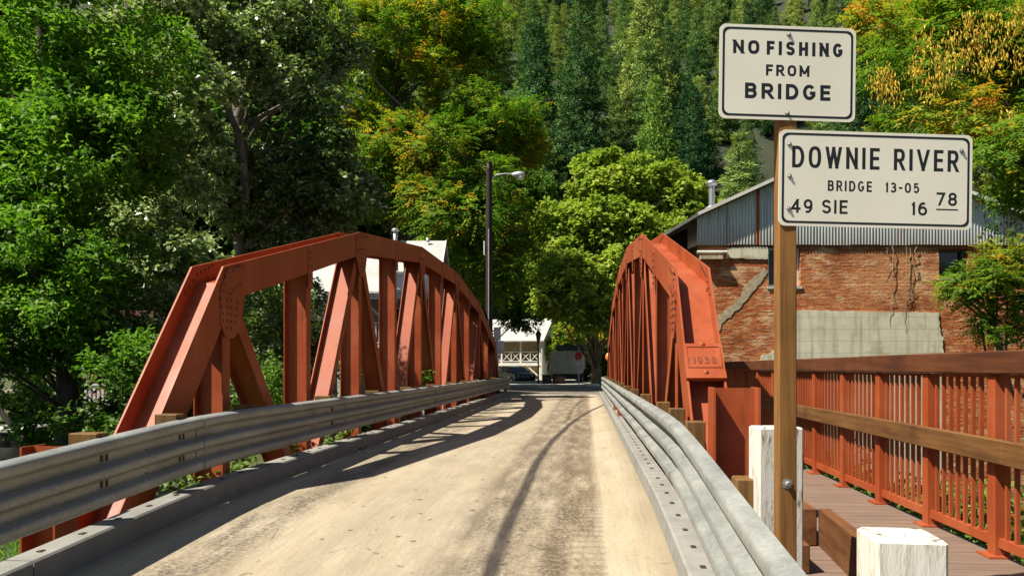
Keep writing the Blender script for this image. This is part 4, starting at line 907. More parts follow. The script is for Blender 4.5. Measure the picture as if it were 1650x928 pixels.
# utility pole with lamp
up = thing('utility_pole', 'tall dark wooden pole with a lamp arm beside the far end of the left truss', 'utility pole', Wz(788, 37, -.4), 0)
P0 = Wz(788, 37, -.4); H = EYE + (YH - 262) * 37 / F_PX + .4
MB().tube([(0, 0, 0), (0, 0, H * .5), (0, 0, H)], [.185, .165, .14], 14).build('pole', M['pole_wood'], up)
def lo(px, py, d=37.): return W(px, py, d) - P0
arm = MB().tube([lo(790, 289), lo(800, 282), lo(815, 280), lo(828, 281)], .035, 8).build('lamp_arm', M['sign_back'], up)
mb = MB(); c = lo(836, 281.5); Mr = Matrix.Rotation(TH, 4, 'Z') @ Matrix.Rotation(R(90), 4, 'Y')
mb.lathe([(.04, -.34), (.10, -.25), (.155, -.05), (.16, .12), (.10, .26), (.02, .30)], c, 12, Mr); hd = mb.build('lamp_head', M['sign_back'], up)
MB().lathe([(.01, -.19), (.09, -.15), (.13, -.06), (.13, .0)], c + Vector((.1, 0, -.09)), 12).build('lamp_bowl', M['lampglass'], hd)
MB().box(-.25, -.19, -.14, -.08, lo(788, 411).z, lo(788, 389).z).build('conduit_box', M['white'], up)
MB().box(-.02, .02, -.23, -.19, .2, H * .72).build('conduit', M['sign_back'], up)
MB().tube([(0, -.15, H - .3), (0, -.32, H - .3), (0, -.34, H - .16)], .03, 6).build('insulator', M['lampglass'], up)
wp = [(488, 0), (527, 42), (566, 84), (622, 147), (674, 196), (721, 234), (755, 254), (786, 268)]
mb = MB(); pts = [W(430, -70, 15)] + [W(px, py, 37 - 21 * ((788 - px) / 300) ** 1.0) for px, py in wp]; mb.tube(pts, .022, 6); o = mb.build('power_line', M['dark_metal']); tag(o, 'black overhead cable sagging from the utility pole up past the trees', 'cable')
# low stone wall at the far left
sw = thing('stone_wall', 'low rounded stone wall with pale slab top at the far left behind the car', 'wall', Wz(-10, 15, -1.1), TH)
rr = random.Random(3); mb = MB()
for row in range(5):
    xx = -3.2 + rr.random() * .2
    while xx < .55:
        r_ = rr.uniform(.13, .2); mb.lathe([(.02, -r_ * .8), (r_ * .8, -r_ * .5), (r_, 0), (r_ * .8, r_ * .5), (.02, r_ * .8)], (xx, rr.uniform(-.05, .05), row * .22 + .1), 8); xx += r_ * 1.75
mb.box(-3.4, .6, .02, .5, -.3, 1.1); mb.build('stones', noisy('river_stone', (.07, .06, .05), (.18, .16, .13), 3, .9), sw)
MB().bbox(-3.4, .75, -.3, .8, 1.105, 1.2, .02).build('cap_slab', M['concrete'], sw)
HAZE = 0
# ================================================================= vegetation
SUNV = np.array(sdir)
def unit(a): return a / np.maximum(1e-9, np.linalg.norm(a, axis=-1, keepdims=True))
def leaf_quads(p, d, nrm, l, wd, fold=.12):
    d = unit(d); s = unit(np.cross(d, nrm)); n2 = np.cross(s, d); l = l[:, None]; wd = wd[:, None]
    mid = p + d * l * .45; V = np.stack([p, mid + s * wd / 2 + n2 * l * fold, p + d * l - n2 * l * fold, mid - s * wd / 2 + n2 * l * fold], 1)
    return V.reshape(-1, 3)
def spray_leaves(rng, o, d, K, Ls, ll, lw, pinnate=False, droop=.25, up=.7):
    n = len(o); t = (np.arange(K) + .6) / K; side = np.where(np.arange(K) % 2 == 0, 1., -1.)
    d = unit(d); upv = np.array([0, 0, 1.]); sd = unit(np.cross(d, upv) + rng.normal(0, .15, (n, 3)))
    L = Ls * rng.uniform(.7, 1.25, (n, 1, 1))
    p = o[:, None] + d[:, None] * t[None, :, None] * L - upv * (t ** 2)[None, :, None] * droop * L
    if not pinnate: p = p + rng.normal(0, Ls * .16, p.shape)
    j = .12 if pinnate else .55
    ld = d[:, None] * (.45 if pinnate else .6) + sd[:, None] * side[None, :, None] * .9 + rng.normal(0, j, p.shape); ld[..., 2] -= droop * .7
    nr = upv * up * .55 + SUNV * .55 + d[:, None] * .3 + rng.normal(0, .18 if pinnate else .45, p.shape)
    l = ll * rng.uniform(.65, 1.25, (n, K)); w_ = lw * rng.uniform(.75, 1.2, (n, K))
    return leaf_quads(p.reshape(-1, 3), ld.reshape(-1, 3), nr.reshape(-1, 3), l.ravel(), w_.ravel())
def quads_mesh(name, V, tint): return big_mesh(name, V, np.arange(len(V)).reshape(-1, 4), np.clip(tint, 0, 1))
def crown(rng, blobs, center, dens, K, Ls, ll, lw, pinnate=False, droop=.25, shell=(.45, 1.05), clump=.12, upb=.35):
    "blobs: (center, r, tint)  -> leaf quads and tints"
    VV, TT = [], []
    for c, r, tb in blobs:
        n = max(6, int(dens * 4 * math.pi * r * r)); q = unit(rng.normal(0, 1, (n, 3))); q[:, 2] *= .8
        # clumpy: pull sprays towards a few knots on the blob so that gaps stay open
        kn = unit(rng.normal(0, 1, (max(5, int(n / 16)), 3))); w_ = kn[rng.integers(0, len(kn), n)]; q = unit(q * .45 + w_ * .8 + rng.normal(0, .12, (n, 3)))
        rad = r * rng.uniform(shell[0], shell[1], (n, 1)); o = np.array(c) + q * rad * np.array([1.05, 1.05, .85])
        out = unit(np.array(c) - np.array(center)); d = q * .8 + out * .35 + np.array([0, 0, upb]) + rng.normal(0, .35, (n, 3)); d[:, 2] *= .75
        VV.append(spray_leaves(rng, o, d, K, Ls, ll, lw, pinnate, droop))
        TT.append(np.clip(np.repeat(tb + rng.normal(0, clump, n), K) + rng.normal(0, .06, n * K), 0, 1))
    return np.concatenate(VV), np.concatenate(TT)
def limb(mb, a, b, r0, r1, rng, sag=.12, n=6):
    a, b = Vector(a), Vector(b); L = (b - a).length; pts = []; off = Vector(rng.normal(0, 1, 3)) * L * .06
    for i in range(n + 1):
        t = i / n; p = a.lerp(b, t) + off * math.sin(math.pi * t) + Vector((0, 0, -sag * L * math.sin(math.pi * t)))
        pts.append(p)
    mb.tube(pts, [r0 + (r1 - r0) * (i / n) ** .8 for i in range(n + 1)], 7)
def bark(name, c1, c2): return noisy(name, c1, c2, 7, .95, stretch=(1, 1, .2), bump=.8, det=6)
BK = {'grey': bark('grey_bark', (.07, .06, .05), (.17, .15, .125)), 'dark': bark('dark_bark', (.025, .02, .016), (.065, .05, .04)), 'plane': bark('mottled_bark', (.09, .07, .045), (.22, .18, .11))}
def tree(name, label, base, trunk_pts, tr, ellipsoids, mat, bk, seed, dens, K, Ls, ll, lw, cat='tree', group=None, pinnate=False, droop=.25, extra=None, limbs=True, lk=1., clump=.12, shell=(.45, 1.05)):
    "trunk_pts world; ellipsoids: (center world, (rx,ry,rz), n blobs, blob radius, tint)"
    rng = np.random.default_rng(seed); base = Vector(base); t = thing(name, label, cat, base, 0, group)
    blobs = []; tot = Vector(); m = 0
    for c, rad, n, rb, tb in ellipsoids:
        for i in range(n):
            q = rng.normal(0, 1, 3); q /= np.linalg.norm(q); q *= rng.uniform(.35, 1) ** .6
            p = Vector(c) + Vector((q[0] * rad[0], q[1] * rad[1], q[2] * rad[2])) - base
            blobs.append((np.array(p), rb * rng.uniform(.6, 1.25), tb + rng.normal(0, .1))); tot += p; m += 1
    center = tot / m
    V, T = crown(rng, blobs, center, dens, K, Ls, ll, lw, pinnate, droop, clump=clump, shell=shell)
    link('crown', quads_mesh('crown', V, T), mat, t)
    mb = MB(); tp = [Vector(p) - base for p in trunk_pts]; n = len(tp)
    rad = [tr * (1 - .75 * i / max(1, n - 1)) for i in range(n)]; rad[0] *= 1.25
    mb.tube(tp, rad, 12)
    if limbs:
        for c, r, _ in blobs:
            if rng.random() > .55: continue
            c = Vector(c); hd = math.hypot(c.x - tp[0].x, c.y - tp[0].y); zt_ = c.z - hd * rng.uniform(.5, .95)
            k = max([q for q in range(n - 1) if tp[q].z <= zt_] or [0]); f = min(1, max(.05, (zt_ - tp[k].z) / max(.1, tp[k + 1].z - tp[k].z)))
            a_ = tp[k].lerp(tp[k + 1], f); r0 = min((rad[k] + (rad[k + 1] - rad[k]) * f) * .6, .02 + .014 * (c - a_).length) * lk
            limb(mb, a_, c, r0, .010, rng, -.06)
    mb.build('trunk', bk, t)
    if extra: extra(t, rng, base, blobs)
    return t
L_ = {}
L_['bright'] = leaf_mat('bright_green_leaf', [(0, (.04, .11, .012)), (.5, (.095, .215, .018)), (1, (.22, .38, .04))], .40, .5, 1.3)
L_['silver'] = leaf_mat('cottonwood_leaf', [(0, (.035, .075, .018)), (.5, (.12, .185, .05)), (.8, (.28, .36, .14)), (1, (.46, .52, .30))], .3, .36, 1.2, .5)
L_['locust'] = leaf_mat('locust_leaf', [(0, (.045, .12, .012)), (.42, (.095, .20, .016)), (.64, (.22, .27, .02)), (.82, (.42, .28, .022)), (1, (.55, .18, .025))], .4, .55, 1.4)
L_['maple'] = leaf_mat('yellow_green_leaf', [(0, (.10, .18, .018)), (.5, (.21, .30, .035)), (1, (.40, .46, .075))], .38, .55, 1.3)
L_['deep'] = leaf_mat('deep_green_leaf', [(0, (.035, .09, .012)), (.6, (.085, .18, .022)), (1, (.24, .33, .045))], .3, .55, 1.3)
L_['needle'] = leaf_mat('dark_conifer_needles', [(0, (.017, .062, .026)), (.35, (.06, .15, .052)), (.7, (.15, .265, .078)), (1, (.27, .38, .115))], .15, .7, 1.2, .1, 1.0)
L_['cedar'] = leaf_mat('light_conifer_needles', [(0, (.07, .16, .025)), (.5, (.14, .26, .04)), (1, (.24, .36, .06))], .2, .7, 1.2, .1)
L_['pod'] = leaf_mat('yellow_seed_pod', [(0, (.34, .17, .02)), (.5, (.64, .42, .045)), (1, (.80, .62, .10))], .35, .55, 1.2)
L_['grass'] = leaf_mat('lawn_grass', [(0, (.07, .17, .015)), (.6, (.14, .30, .025)), (1, (.26, .38, .06))], .35, .6, 1.3)
L_['ivy'] = leaf_mat('ivy_leaf', [(0, (.05, .11, .014)), (.5, (.11, .20, .03)), (1, (.26, .32, .08))], .3, .55, 1.3)
def E(px, py, d, rx, rz, ry, n, rb, tint): return (W(px, py, d), (rx, ry, rz), n, rb, tint)

# near left: bright green tree
d = 14.5; b = Wz(112, d, -1.4)
tree('leafy_tree', 'bright green leafy tree filling the far left edge of the photo', b, [b, W(112, 640, d), W(108, 540, d + .2), W(90, 330, d + .4), W(70, 100, d + .5), W(60, -100, d + .5)], .26,
     [E(20, 60, d + .6, 2.6, 1.9, 1.8, 19, .75, .55), E(90, 270, d, 2.2, 1.3, 1.5, 18, .7, .5), E(60, 430, d - .8, 1.9, 1.1, 1.3, 19, .6, .5), E(0, 560, d - 1.2, 1.1, .6, 1.0, 9, .45, .45), E(170, 520, d - .2, .7, .8, .7, 6, .45, .4), E(-150, 250, d + 1, 2.2, 3.6, 2.0, 10, .9, .45)],
     L_['bright'], BK['dark'], 11, 30, 7, .26, .135, .062, droop=.35, clump=.18, shell=(.6, 1.1), lk=.6)
# cottonwoods: leaf tints painted bright for the sunlit one, dark for the shaded one
d = 23.; b = Wz(330, d, -1.4)
tree('cottonwood_tree', 'tall cottonwood with silvery sunlit leaves left of the near end of the left truss', b, [b, W(326, 560, d), W(300, 420, d), W(283, 330, d), W(262, 200, d + .2), W(215, 60, d + .4), W(190, -60, d + .5)], .22,
     [E(275, 200, d - .8, 1.4, 2.4, 1.1, 18, .65, .74), E(240, 400, d - 2.2, .9, 1.6, .8, 10, .55, .68), E(255, 40, d + 1.2, 1.6, 1.2, 1.3, 10, .75, .68), E(340, 70, d + 1.6, 1.2, 1.0, 1.0, 6, .6, .6), E(295, 430, d - 2.2, .8, 1.0, .6, 7, .45, .66)],
     L_['silver'], BK['grey'], 12, 19, 6, .30, .16, .13, droop=.45, clump=.24, shell=(.75, 1.1))
d = 27.; b = Wz(392, d, -1.4)
tree('cottonwood_tree', 'dark shadowy cottonwood with forked grey trunk in front of the orange tinted locust', b, [b, W(390, 500, d), W(384, 300, d), W(384, 180, d), W(360, 110, d), W(330, 40, d), W(300, -80, d)], .27,
     [E(450, 80, d + 2.5, 2.8, 2.2, 1.6, 26, .85, .36), E(440, 310, d + .2, 2.9, 2.0, 1.4, 28, .8, .34), E(520, 250, d, 1.4, 3.2, 1.2, 14, .75, .40), E(325, 290, d - 2.0, .9, 2.4, .7, 8, .55, .6), E(390, 470, d - 1.5, 2.4, .9, 1.2, 13, .65, .4), E(380, -20, d + 3, 2.6, .8, 1.4, 6, .8, .5), E(430, 125, d - 1.2, 1.5, .8, .5, 9, .5, .5), E(400, 20, d - .8, 1.5, .6, .5, 7, .5, .5)],
     L_['silver'], BK['grey'], 13, 13, 6, .32, .17, .135, droop=.4, clump=.26, shell=(.7, 1.1),
     extra=lambda t, rng, base, blobs: (lambda mb: (limb(mb, W(384, 190, 26.6) - base, W(412, 40, 26.4) - base, .16, .07, rng, 0), limb(mb, W(412, 40, 26.4) - base, W(430, -80, 26.4) - base, .07, .03, rng, 0), limb(mb, W(386, 240, 25.9) - base, W(500, 215, 24.9) - base, .05, .02, rng, 0), limb(mb, W(384, 215, 25.2) - base, W(348, 90, 24.9) - base, .12, .08, rng, 0), limb(mb, W(348, 90, 24.9) - base, W(322, 10, 24.9) - base, .08, .05, rng, 0), limb(mb, W(384, 215, 25.2) - base, W(392, 330, 25.4) - base, .15, .16, rng, 0), mb.build('branch', BK['grey'], t)))(MB()))
# orange and green locust
d = 44.; b = Wz(640, d, -1.0)
tree('locust_tree', 'tall locust with orange tinted fronds behind the left truss and lamp pole', b, [b, W(640, 470, d), W(632, 300, d), W(628, 210, d), W(640, 120, d), W(660, -20, d)], .28,
     [E(660, 60, d + .5, 4.7, 3.2, 3.2, 28, 1.25, .49), E(760, 90, d + 1, 2.1, 2.2, 1.8, 9, 1.1, .52), E(730, 215, d - 1, 4.4, 2.5, 2.5, 28, 1.15, .48), E(610, 285, d - 1, 3.5, 1.5, 1.8, 22, 1.0, .46), E(765, 335, d - 3, 3.5, 1.7, 1.6, 24, .95, .45), E(815, 415, d - 2.5, 2.1, 1.8, 1.4, 13, .9, .4), E(570, 150, d + 2, 2.0, 3.8, 1.8, 14, 1.15, .49), E(650, -90, d + 2, 4.0, 1.4, 3, 8, 1.3, .6)],
     L_['locust'], BK['dark'], 14, 7.5, 11, .85, .21, .09, pinnate=True, droop=.3, clump=.17, shell=(.6, 1.1))
d = 63.; b = Wz(772, d, -.2)
tree('shade_tree', 'dark leafy tree behind the lamp pole overhanging the white balcony house', b, [b, W(772, 520, d), W(790, 430, d), W(815, 340, d), W(830, 240, d)], .3,
     [E(830, 330, d, 3.2, 2.4, 2.6, 16, 1.4, .42), E(815, 440, d - 1, 3.2, 2.2, 2.4, 20, 1.2, .3), E(835, 515, d + 1.5, 1.6, .6, 1.2, 7, .6, .3), E(740, 430, d + 2, 3.4, 2.6, 2.4, 14, 1.5, .3), E(770, 380, d + 1, 2.0, 2.0, 1.6, 8, 1.0, .38)],
     L_['deep'], BK['dark'], 15, 9, 7, .55, .26, .18, droop=.4, shell=(.55, 1.1))
# yellow green maple beyond the bridge
d = 57.; b = Wz(961, d, -.3)
tree('maple_tree', 'rounded yellow green maple with stout trunk between the two bridge trusses', b, [b, W(960, 590, d), W(958, 550, d), W(953, 500, d), W(965, 440, d), W(980, 330, d), W(985, 270, d)], .42,
     [E(970, 295, d + 2.2, 2.8, 2.0, 2.0, 17, 1.15, .64), E(1045, 305, d + 2.2, 3.0, 1.7, 2.0, 17, 1.1, .62), E(1000, 375, d + .2, 4.8, 1.8, 1.8, 30, 1.1, .58), E(905, 380, d - .5, 1.8, 2.2, 1.4, 14, 1.0, .6), E(975, 440, d - 2.6, 4.6, 1.5, 1.3, 26, 1.0, .6), E(905, 470, d - 4.0, 1.6, 1.2, 1.0, 10, .75, .6), E(975, 500, d - 4.6, 2.6, .8, .9, 13, .7, .58), E(1070, 420, d - .8, 2.4, 2.8, 1.6, 16, 1.1, .55), E(1110, 350, d + 2.5, 1.6, 1.6, 1.6, 9, 1.0, .6)],
     L_['maple'], BK['plane'], 16, 9, 7, .55, .36, .28, droop=.4, clump=.16, shell=(.6, 1.1))
# near right locust with seed pods
d = 11.5; b = Wz(1850, d, -1.4)
PODS = [(1490, 70), (1515, 95), (1535, 60), (1475, 115), (1525, 120), (1500, 135), (1575, 60), (1598, 35), (1610, 85), (1585, 100), (1562, 30), (1425, 120), (1440, 145), (1412, 135), (1640, 20), (1632, 50), (1622, 195), (1550, 85), (1645, 100)]
def pods(t, rng, base, blobs):
    VV, TT = [], []
    for px, py in PODS:
        c = np.array(W(px, py, 10.7 + rng.uniform(-.4, .3)) - base); n = 75
        o = c + rng.normal(0, 1, (n, 3)) * np.array([.07, .07, .11]); dd = np.tile([0, 0, -1.], (n, 1)) + rng.normal(0, .28, (n, 3))
        VV.append(leaf_quads(o, dd, rng.normal(0, .6, (n, 3)) + SUNV, rng.uniform(.05, .10, n), rng.uniform(.014, .021, n), .05)); TT.append(np.clip(rng.normal(.5, .25, n), 0, 1))
    link('seed_pods', quads_mesh('seed_pods', np.concatenate(VV), np.concatenate(TT)), L_['pod'], t)
tree('locust_tree', 'locust tree hung with yellow seed pods at the upper right edge', b, [b, W(1850, 400, d), W(1820, 200, d), W(1780, 40, d), W(1760, -60, d)], .14,
     [E(1560, 50, d + .5, 1.0, .5, .6, 18, .34, .38), E(1640, 110, d + .4, .8, .6, .6, 15, .36, .42), E(1480, 105, d, .6, .32, .5, 11, .27, .36), E(1430, 40, d + 1.2, .5, .45, .6, 8, .32, .62), E(1610, 240, d - .9, .55, .45, .45, 15, .28, .5), E(1690, 60, d + .3, .6, 1.2, .6, 9, .5, .4), E(1650, 330, d - .9, .35, .3, .4, 8, .22, .5), E(1530, 165, d - .2, .6, .25, .5, 9, .26, .6), E(1690, 220, d - .8, .4, .8, .5, 9, .36, .45)],
     L_['locust'], BK['dark'], 17, 25, 13, .36, .092, .034, pinnate=True, droop=.3, clump=.16, shell=(.6, 1.1), limbs=False,
     extra=lambda t, rng, base, blobs: (pods(t, rng, base, blobs), (lambda mb: ([limb(mb, W(a, bb_, 11.6) - base, W(c_, e_, 11.4) - base, .05, .012, rng, 0) for a, bb_, c_, e_ in ((1810, 150, 1560, 60), (1800, 100, 1490, 100), (1830, 260, 1610, 150), (1800, 90, 1620, 20))], mb.build('branch', BK['dark'], t)))(MB())))
d = 20.; b = Wz(1730, d + 4, -2)
tree('locust_tree', 'locust with rusty orange leaf tips rising behind the sign and brick gable', b, [b, W(1720, 400, d + 4), W(1690, 200, d + 4), W(1660, 0, d + 4)], .22,
     [E(1570, 210, d + 4, 3.0, 1.4, 1.4, 24, .75, .46), E(1480, 50, d + 5, 2.0, 1.3, 1.6, 16, .7, .58), E(1620, 80, d + 4, 2.4, 1.6, 2, 14, .8, .5), E(1620, 320, d + 3.5, 1.1, .7, .6, 11, .5, .52), E(1470, 200, d + 6, 1.2, .9, 1, 9, .6, .45)],
     L_['locust'], BK['dark'], 18, 17, 11, .5, .14, .06, pinnate=True, droop=.3, clump=.2, shell=(.6, 1.1))
# small tree of heaven in front of the brick wall
d = 15.6; b = Wz(1620, d, -2.2)
tree('sapling_tree', 'small leaning tree with feathery green leaves against the right end of the brick wall', b, [b, W(1612, 560, d), W(1598, 500, d), W(1590, 450, d), W(1600, 410, d)], .07,
     [E(1570, 455, d - .2, .55, .28, .4, 13, .26, .45), E(1630, 430, d, .45, .5, .4, 13, .3, .5), E(1545, 470, d - .3, .35, .12, .3, 7, .2, .45), E(1590, 520, d - .2, .3, .3, .3, 6, .22, .35), E(1645, 500, d, .35, .6, .4, 9, .28, .35)],
     L_['locust'], BK['grey'], 19, 42, 11, .26, .085, .034, pinnate=True, droop=.3,
     extra=lambda t, rng, base, blobs: (lambda mb: ([limb(mb, W(1615 + k, 640, 15.7) - base, W(1598 + 11 * k / 8, 470 - k, 15.6) - base, .035, .012, rng, 0) for k in (-16, 8, 20, 34)], mb.build('branch', BK['grey'], t)))(MB()))
# shrubs behind the left truss and filler trees on the left bank
for i, (px, py, d, rx, rz, n, rb, m, lab) in enumerate([
    (205, 585, 12.5, .55, .3, 8, .3, 'bright', 'sunlit leafy shrub tip hanging beside the near left end post'), (262, 560, 15, 1.0, 1.2, 11, .5, 'silver', 'tall shrub behind the near left end post'),
    (330, 640, 13, 1.2, .9, 12, .5, 'deep', 'dark shrub below the first left truss panel'), (455, 560, 19, 1.2, 2.0, 14, .7, 'silver', 'dark tall shrub seen through the second left truss panel'),
    (470, 735, 11.5, 1.5, .5, 12, .4, 'ivy', 'low shrub showing under the left guardrail'), (300, 770, 8.5, .6, .3, 7, .25, 'ivy', 'small bush under the left guardrail beside the steel column'),
    (560, 640, 20, 2.0, .8, 12, .6, 'deep', 'low dark shrub below the white roofed house'), (20, 640, 18, 1.5, 1.0, 9, .6, 'deep', 'dark shrub beneath the bright green tree'), (230, 690, 14, 2.2, .5, 12, .5, 'deep', 'dark hedge like shrub beneath the picket deck'),
    (930, 560, 76, 3.0, 2.0, 12, 1.2, 'locust', 'orange tinted shrub behind the dump truck'), (1000, 590, 66, 3.2, 2.0, 12, 1.2, 'deep', 'dark shrub behind the maple trunk')]):
    b = W(px, py, d); b.z = min(b.z - .3, gz(b.x, b.y))
    tree('shrub', lab, b, [b, W(px, py, d)], .03, [E(px, py, d, rx, rz, rx * .8, n, rb, .5)], L_[m], BK['dark'], 30 + i, 24 if d < 30 else 9, 7, .22 if d < 30 else .5, (.085 if d < 14 else .12) if d < 30 else .25, .05 if d < 14 else (.08 if d < 30 else .2), cat='shrub', group='shrubs on the banks')
for i, (px, py, d, rx, rz, n, rb, m, lab) in enumerate([
    (60, 300, 40, 8, 7, 34, 2.0, 'deep', 'dark tree massed behind the bright green tree'), (330, 330, 46, 7, 8, 34, 2.0, 'deep', 'dark tree massed behind the cottonwoods'), (560, 300, 56, 7, 8, 34, 2.1, 'deep', 'dark tree behind the white roofed house'),
    (760, 330, 92, 8, 11, 34, 2.6, 'deep', 'deep green tree beyond the lamp pole'), (150, 60, 60, 10, 9, 30, 2.6, 'deep', 'distant dark tree at the top left'), (470, 60, 97, 13, 14, 40, 3.2, 'deep', 'distant dark tree above the cottonwoods'),
    (880, 470, 88, 3.4, 3.0, 16, 1.5, 'maple', 'yellow green tree beside the tan cabin'), (1010, 520, 84, 4, 4, 18, 1.6, 'deep', 'dark tree standing behind the maple trunk'), (1100, 430, 74, 4, 6, 22, 1.8, 'maple', 'yellow green tree between the maple and the brick building')]):
    b = W(px, py, d); b.z = gz(b.x, b.y) - .1
    tree('background_tree', lab, b, [b, W(px, py + 40, d), W(px, py - 60, d)], .35, [E(px, py, d, rx, rz, rx * .6, n, rb, .4)], L_[m], BK['dark'], 60 + i, 4.5, 7, .8, .5, .34, group='trees massed on the far bank')

# conifers on the hill
def conifer_mesh(seed, H, Rr, lv, nb, droop, cs, tuft, pw=.8):
    rng = np.random.default_rng(seed); C, T0 = [], []
    for i in range(lv):
        t = .07 + .93 * i / lv + rng.uniform(-.012, .012); z = t * H; Lb = Rr * max(0, 1 - t) ** pw * rng.uniform(.75, 1.2) + .2
        if t < .22: Lb *= .5 + 2.2 * (t - .07)
        n = max(4, int(nb * (.45 + .55 * (1 - t)))); a0 = rng.uniform(0, 6.28)
        for k in range(n):
            a = a0 + 6.283 * k / n + rng.uniform(-.35, .35); L = Lb * rng.uniform(.45, 1.15); dv = np.array([math.cos(a), math.sin(a), 0]); m = max(1, int(L / (cs * 1.15)))
            for q in range(m):
                f = (q + 1) / m
                if f < .4 and rng.random() < .6: continue
                p = dv * L * f; p[2] = z - droop * L * f + droop * L * f * f + rng.normal(0, .05); p += np.array([-dv[1], dv[0], 0]) * rng.normal(0, .25) * (1.2 - f) * L
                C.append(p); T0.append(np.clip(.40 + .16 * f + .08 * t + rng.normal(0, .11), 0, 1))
    C = np.array(C); n = len(C); dirs = unit(rng.normal(0, 1, (n, tuft, 3)) + np.array([0, 0, .5])); out = unit(C * np.array([1, 1, 0]) + 1e-6)[:, None] * .5; dirs = unit(dirs + out)
    sz = cs * rng.uniform(.7, 1.2, (n, 1, 1)); P = C[:, None] + dirs * sz * rng.uniform(.15, .75, (n, tuft, 1)); l = (sz[..., 0] * rng.uniform(.55, .95, (n, tuft))).ravel()
    nr = np.array([0, 0, .35]) + dirs * .7 + out * 1.1 + rng.normal(0, .2, dirs.shape)
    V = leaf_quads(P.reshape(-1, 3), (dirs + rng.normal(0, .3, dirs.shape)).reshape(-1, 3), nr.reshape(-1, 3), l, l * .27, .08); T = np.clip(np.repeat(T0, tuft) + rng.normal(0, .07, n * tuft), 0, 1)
    mb = MB(); mb.tube([(0, 0, -2), (0, 0, H * .5), (0, 0, H * .97)], [H * .012, H * .008, .03], 7)
    return quads_mesh('crown', V, T), mb
def conifer_proto(label, mat, *a):
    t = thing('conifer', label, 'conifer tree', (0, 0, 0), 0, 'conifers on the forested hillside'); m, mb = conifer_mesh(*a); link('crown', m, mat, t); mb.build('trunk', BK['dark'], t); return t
GEN = 'dark green conifer in the dense forest on the hillside'
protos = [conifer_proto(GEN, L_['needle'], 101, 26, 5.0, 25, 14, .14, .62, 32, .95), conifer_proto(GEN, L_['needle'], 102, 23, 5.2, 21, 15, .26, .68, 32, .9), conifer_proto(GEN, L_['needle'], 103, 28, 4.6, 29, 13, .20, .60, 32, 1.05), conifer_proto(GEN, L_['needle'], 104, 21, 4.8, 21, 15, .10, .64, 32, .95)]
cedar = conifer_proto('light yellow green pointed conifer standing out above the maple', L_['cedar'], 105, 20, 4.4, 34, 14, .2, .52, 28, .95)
used = set()
def put(proto, px, d, sc, label, rng):
    p = Wz(px, d, 0); p.z = gz(p.x, p.y) - .3; rz = rng.uniform(0, 6.28)
    if id(proto) not in used: used.add(id(proto)); o = proto; o.location = p; o.rotation_euler = (0, 0, rz); o.scale = (sc[0], sc[0], sc[1]); o['label'] = label
    else: o = copy_thing(proto, p, rz, label, (sc[0], sc[0], sc[1]))
    return o
rg_ = random.Random(7)
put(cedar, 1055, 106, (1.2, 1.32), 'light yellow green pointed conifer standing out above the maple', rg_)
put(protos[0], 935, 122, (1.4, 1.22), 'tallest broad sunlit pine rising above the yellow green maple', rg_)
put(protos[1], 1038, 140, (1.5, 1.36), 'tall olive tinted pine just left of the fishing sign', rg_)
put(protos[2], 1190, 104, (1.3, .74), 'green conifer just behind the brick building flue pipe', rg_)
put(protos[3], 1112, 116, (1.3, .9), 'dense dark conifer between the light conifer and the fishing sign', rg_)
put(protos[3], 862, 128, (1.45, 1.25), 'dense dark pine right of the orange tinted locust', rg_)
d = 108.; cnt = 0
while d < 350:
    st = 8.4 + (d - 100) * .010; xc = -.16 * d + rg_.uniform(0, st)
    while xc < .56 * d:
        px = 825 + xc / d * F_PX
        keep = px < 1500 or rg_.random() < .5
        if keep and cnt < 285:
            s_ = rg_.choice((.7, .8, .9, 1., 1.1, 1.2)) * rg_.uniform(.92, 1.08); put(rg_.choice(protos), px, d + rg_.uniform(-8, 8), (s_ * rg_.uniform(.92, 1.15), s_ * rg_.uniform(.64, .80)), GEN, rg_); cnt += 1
        xc += st * rg_.uniform(.6, 1.25)
    d += 17 + (d - 100) * .02
print('conifers', cnt, 'last depth', d)
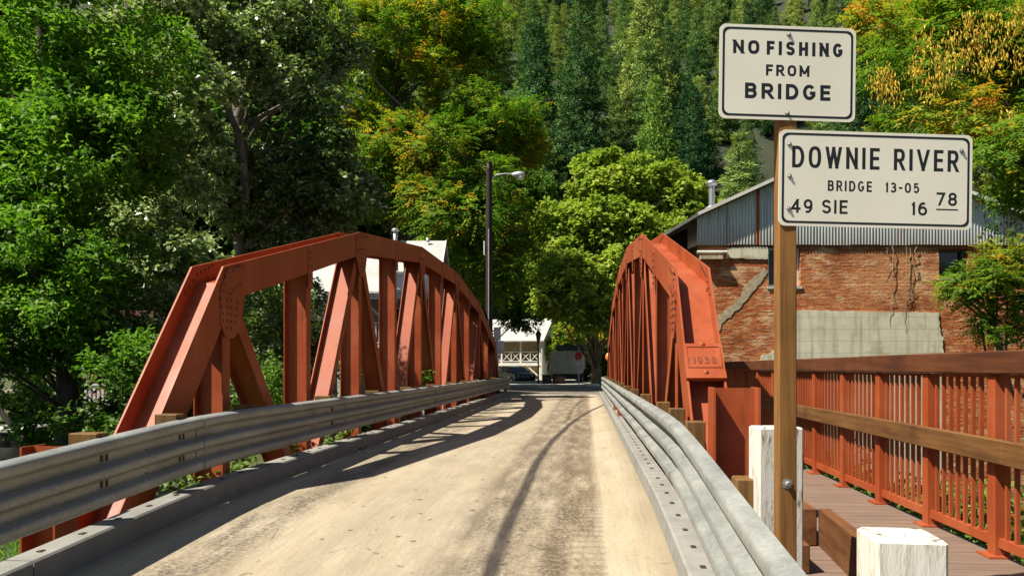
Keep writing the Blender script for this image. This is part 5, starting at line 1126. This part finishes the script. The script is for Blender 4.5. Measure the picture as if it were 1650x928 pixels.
# ground cover: undergrowth below the footway and on the far bank, lawn grass at the left
rng = np.random.default_rng(5)
n = 5200; uu = rng.uniform(2.5, 9, n); vv = rng.uniform(2.0, 16, n); zz = np.array([gz(a, b) for a, b in zip(uu, vv)]) + np.abs(rng.normal(0, .22, n)) + .35 * np.abs(np.sin(uu * 1.7) * np.sin(vv * 1.1 + uu))
zz = np.where((uu < 4.2), np.maximum(zz, -.95 + rng.uniform(0, .55, n)), zz)
m_ = 1500; uu[:m_] = rng.uniform(2.5, 3.2, m_); vv[:m_] = rng.uniform(2.5, 14, m_); zz[:m_] = -.35 + .5 * rng.random(m_) ** .7 * (.4 + .6 * np.abs(np.sin(vv[:m_] * 1.9)))
V = spray_leaves(rng, np.stack([uu, vv, zz], 1), rng.normal(0, .6, (n, 3)) + np.array([0, 0, .7]), 7, .22, .075, .05)
o = link('undergrowth', quads_mesh('undergrowth', V, np.repeat(np.clip(rng.normal(.5, .2, n), 0, 1), 7)), L_['ivy'], None, 'stuff'); tag(o, 'leafy green undergrowth below the red railing', 'undergrowth')
n = 26000; uu = rng.uniform(-9, -4.25, n); vv = rng.uniform(2, 11, n); zz = np.array([gz(a, b) for a, b in zip(uu, vv)])
dd = rng.normal(0, .35, (n, 3)) + np.array([0, 0, 1.]); V = leaf_quads(np.stack([uu, vv, zz - .01], 1), dd, rng.normal(0, 1, (n, 3)), rng.uniform(.07, .15, n), rng.uniform(.008, .014, n), .05)
o = link('lawn_grass', quads_mesh('lawn_grass', V, np.clip(rng.normal(.5, .25, n), 0, 1)), L_['grass'], None, 'stuff'); tag(o, 'short bright green lawn grass beside the left bridge approach', 'grass')

if HAZE:
    hz = bpy.data.materials.new('thin_summer_haze'); hz.use_nodes = True; t_ = hz.node_tree; t_.nodes.remove(t_.nodes['Principled BSDF']); pv = t_.nodes.new('ShaderNodeVolumePrincipled')
    pv.inputs['Color'].default_value = (.80, .88, .95, 1); pv.inputs['Density'].default_value = HAZE; pv.inputs['Anisotropy'].default_value = .3; t_.links.new(pv.outputs[0], t_.nodes['Material Output'].inputs['Volume'])
    zt_ = max((o.matrix_world @ Vector(c)).z for o in S.objects if o.type == 'MESH' for c in o.bound_box) + 5
    MB().box(-950, 950, -350, 950, -6, 420).build('haze', hz, None, 'stuff')
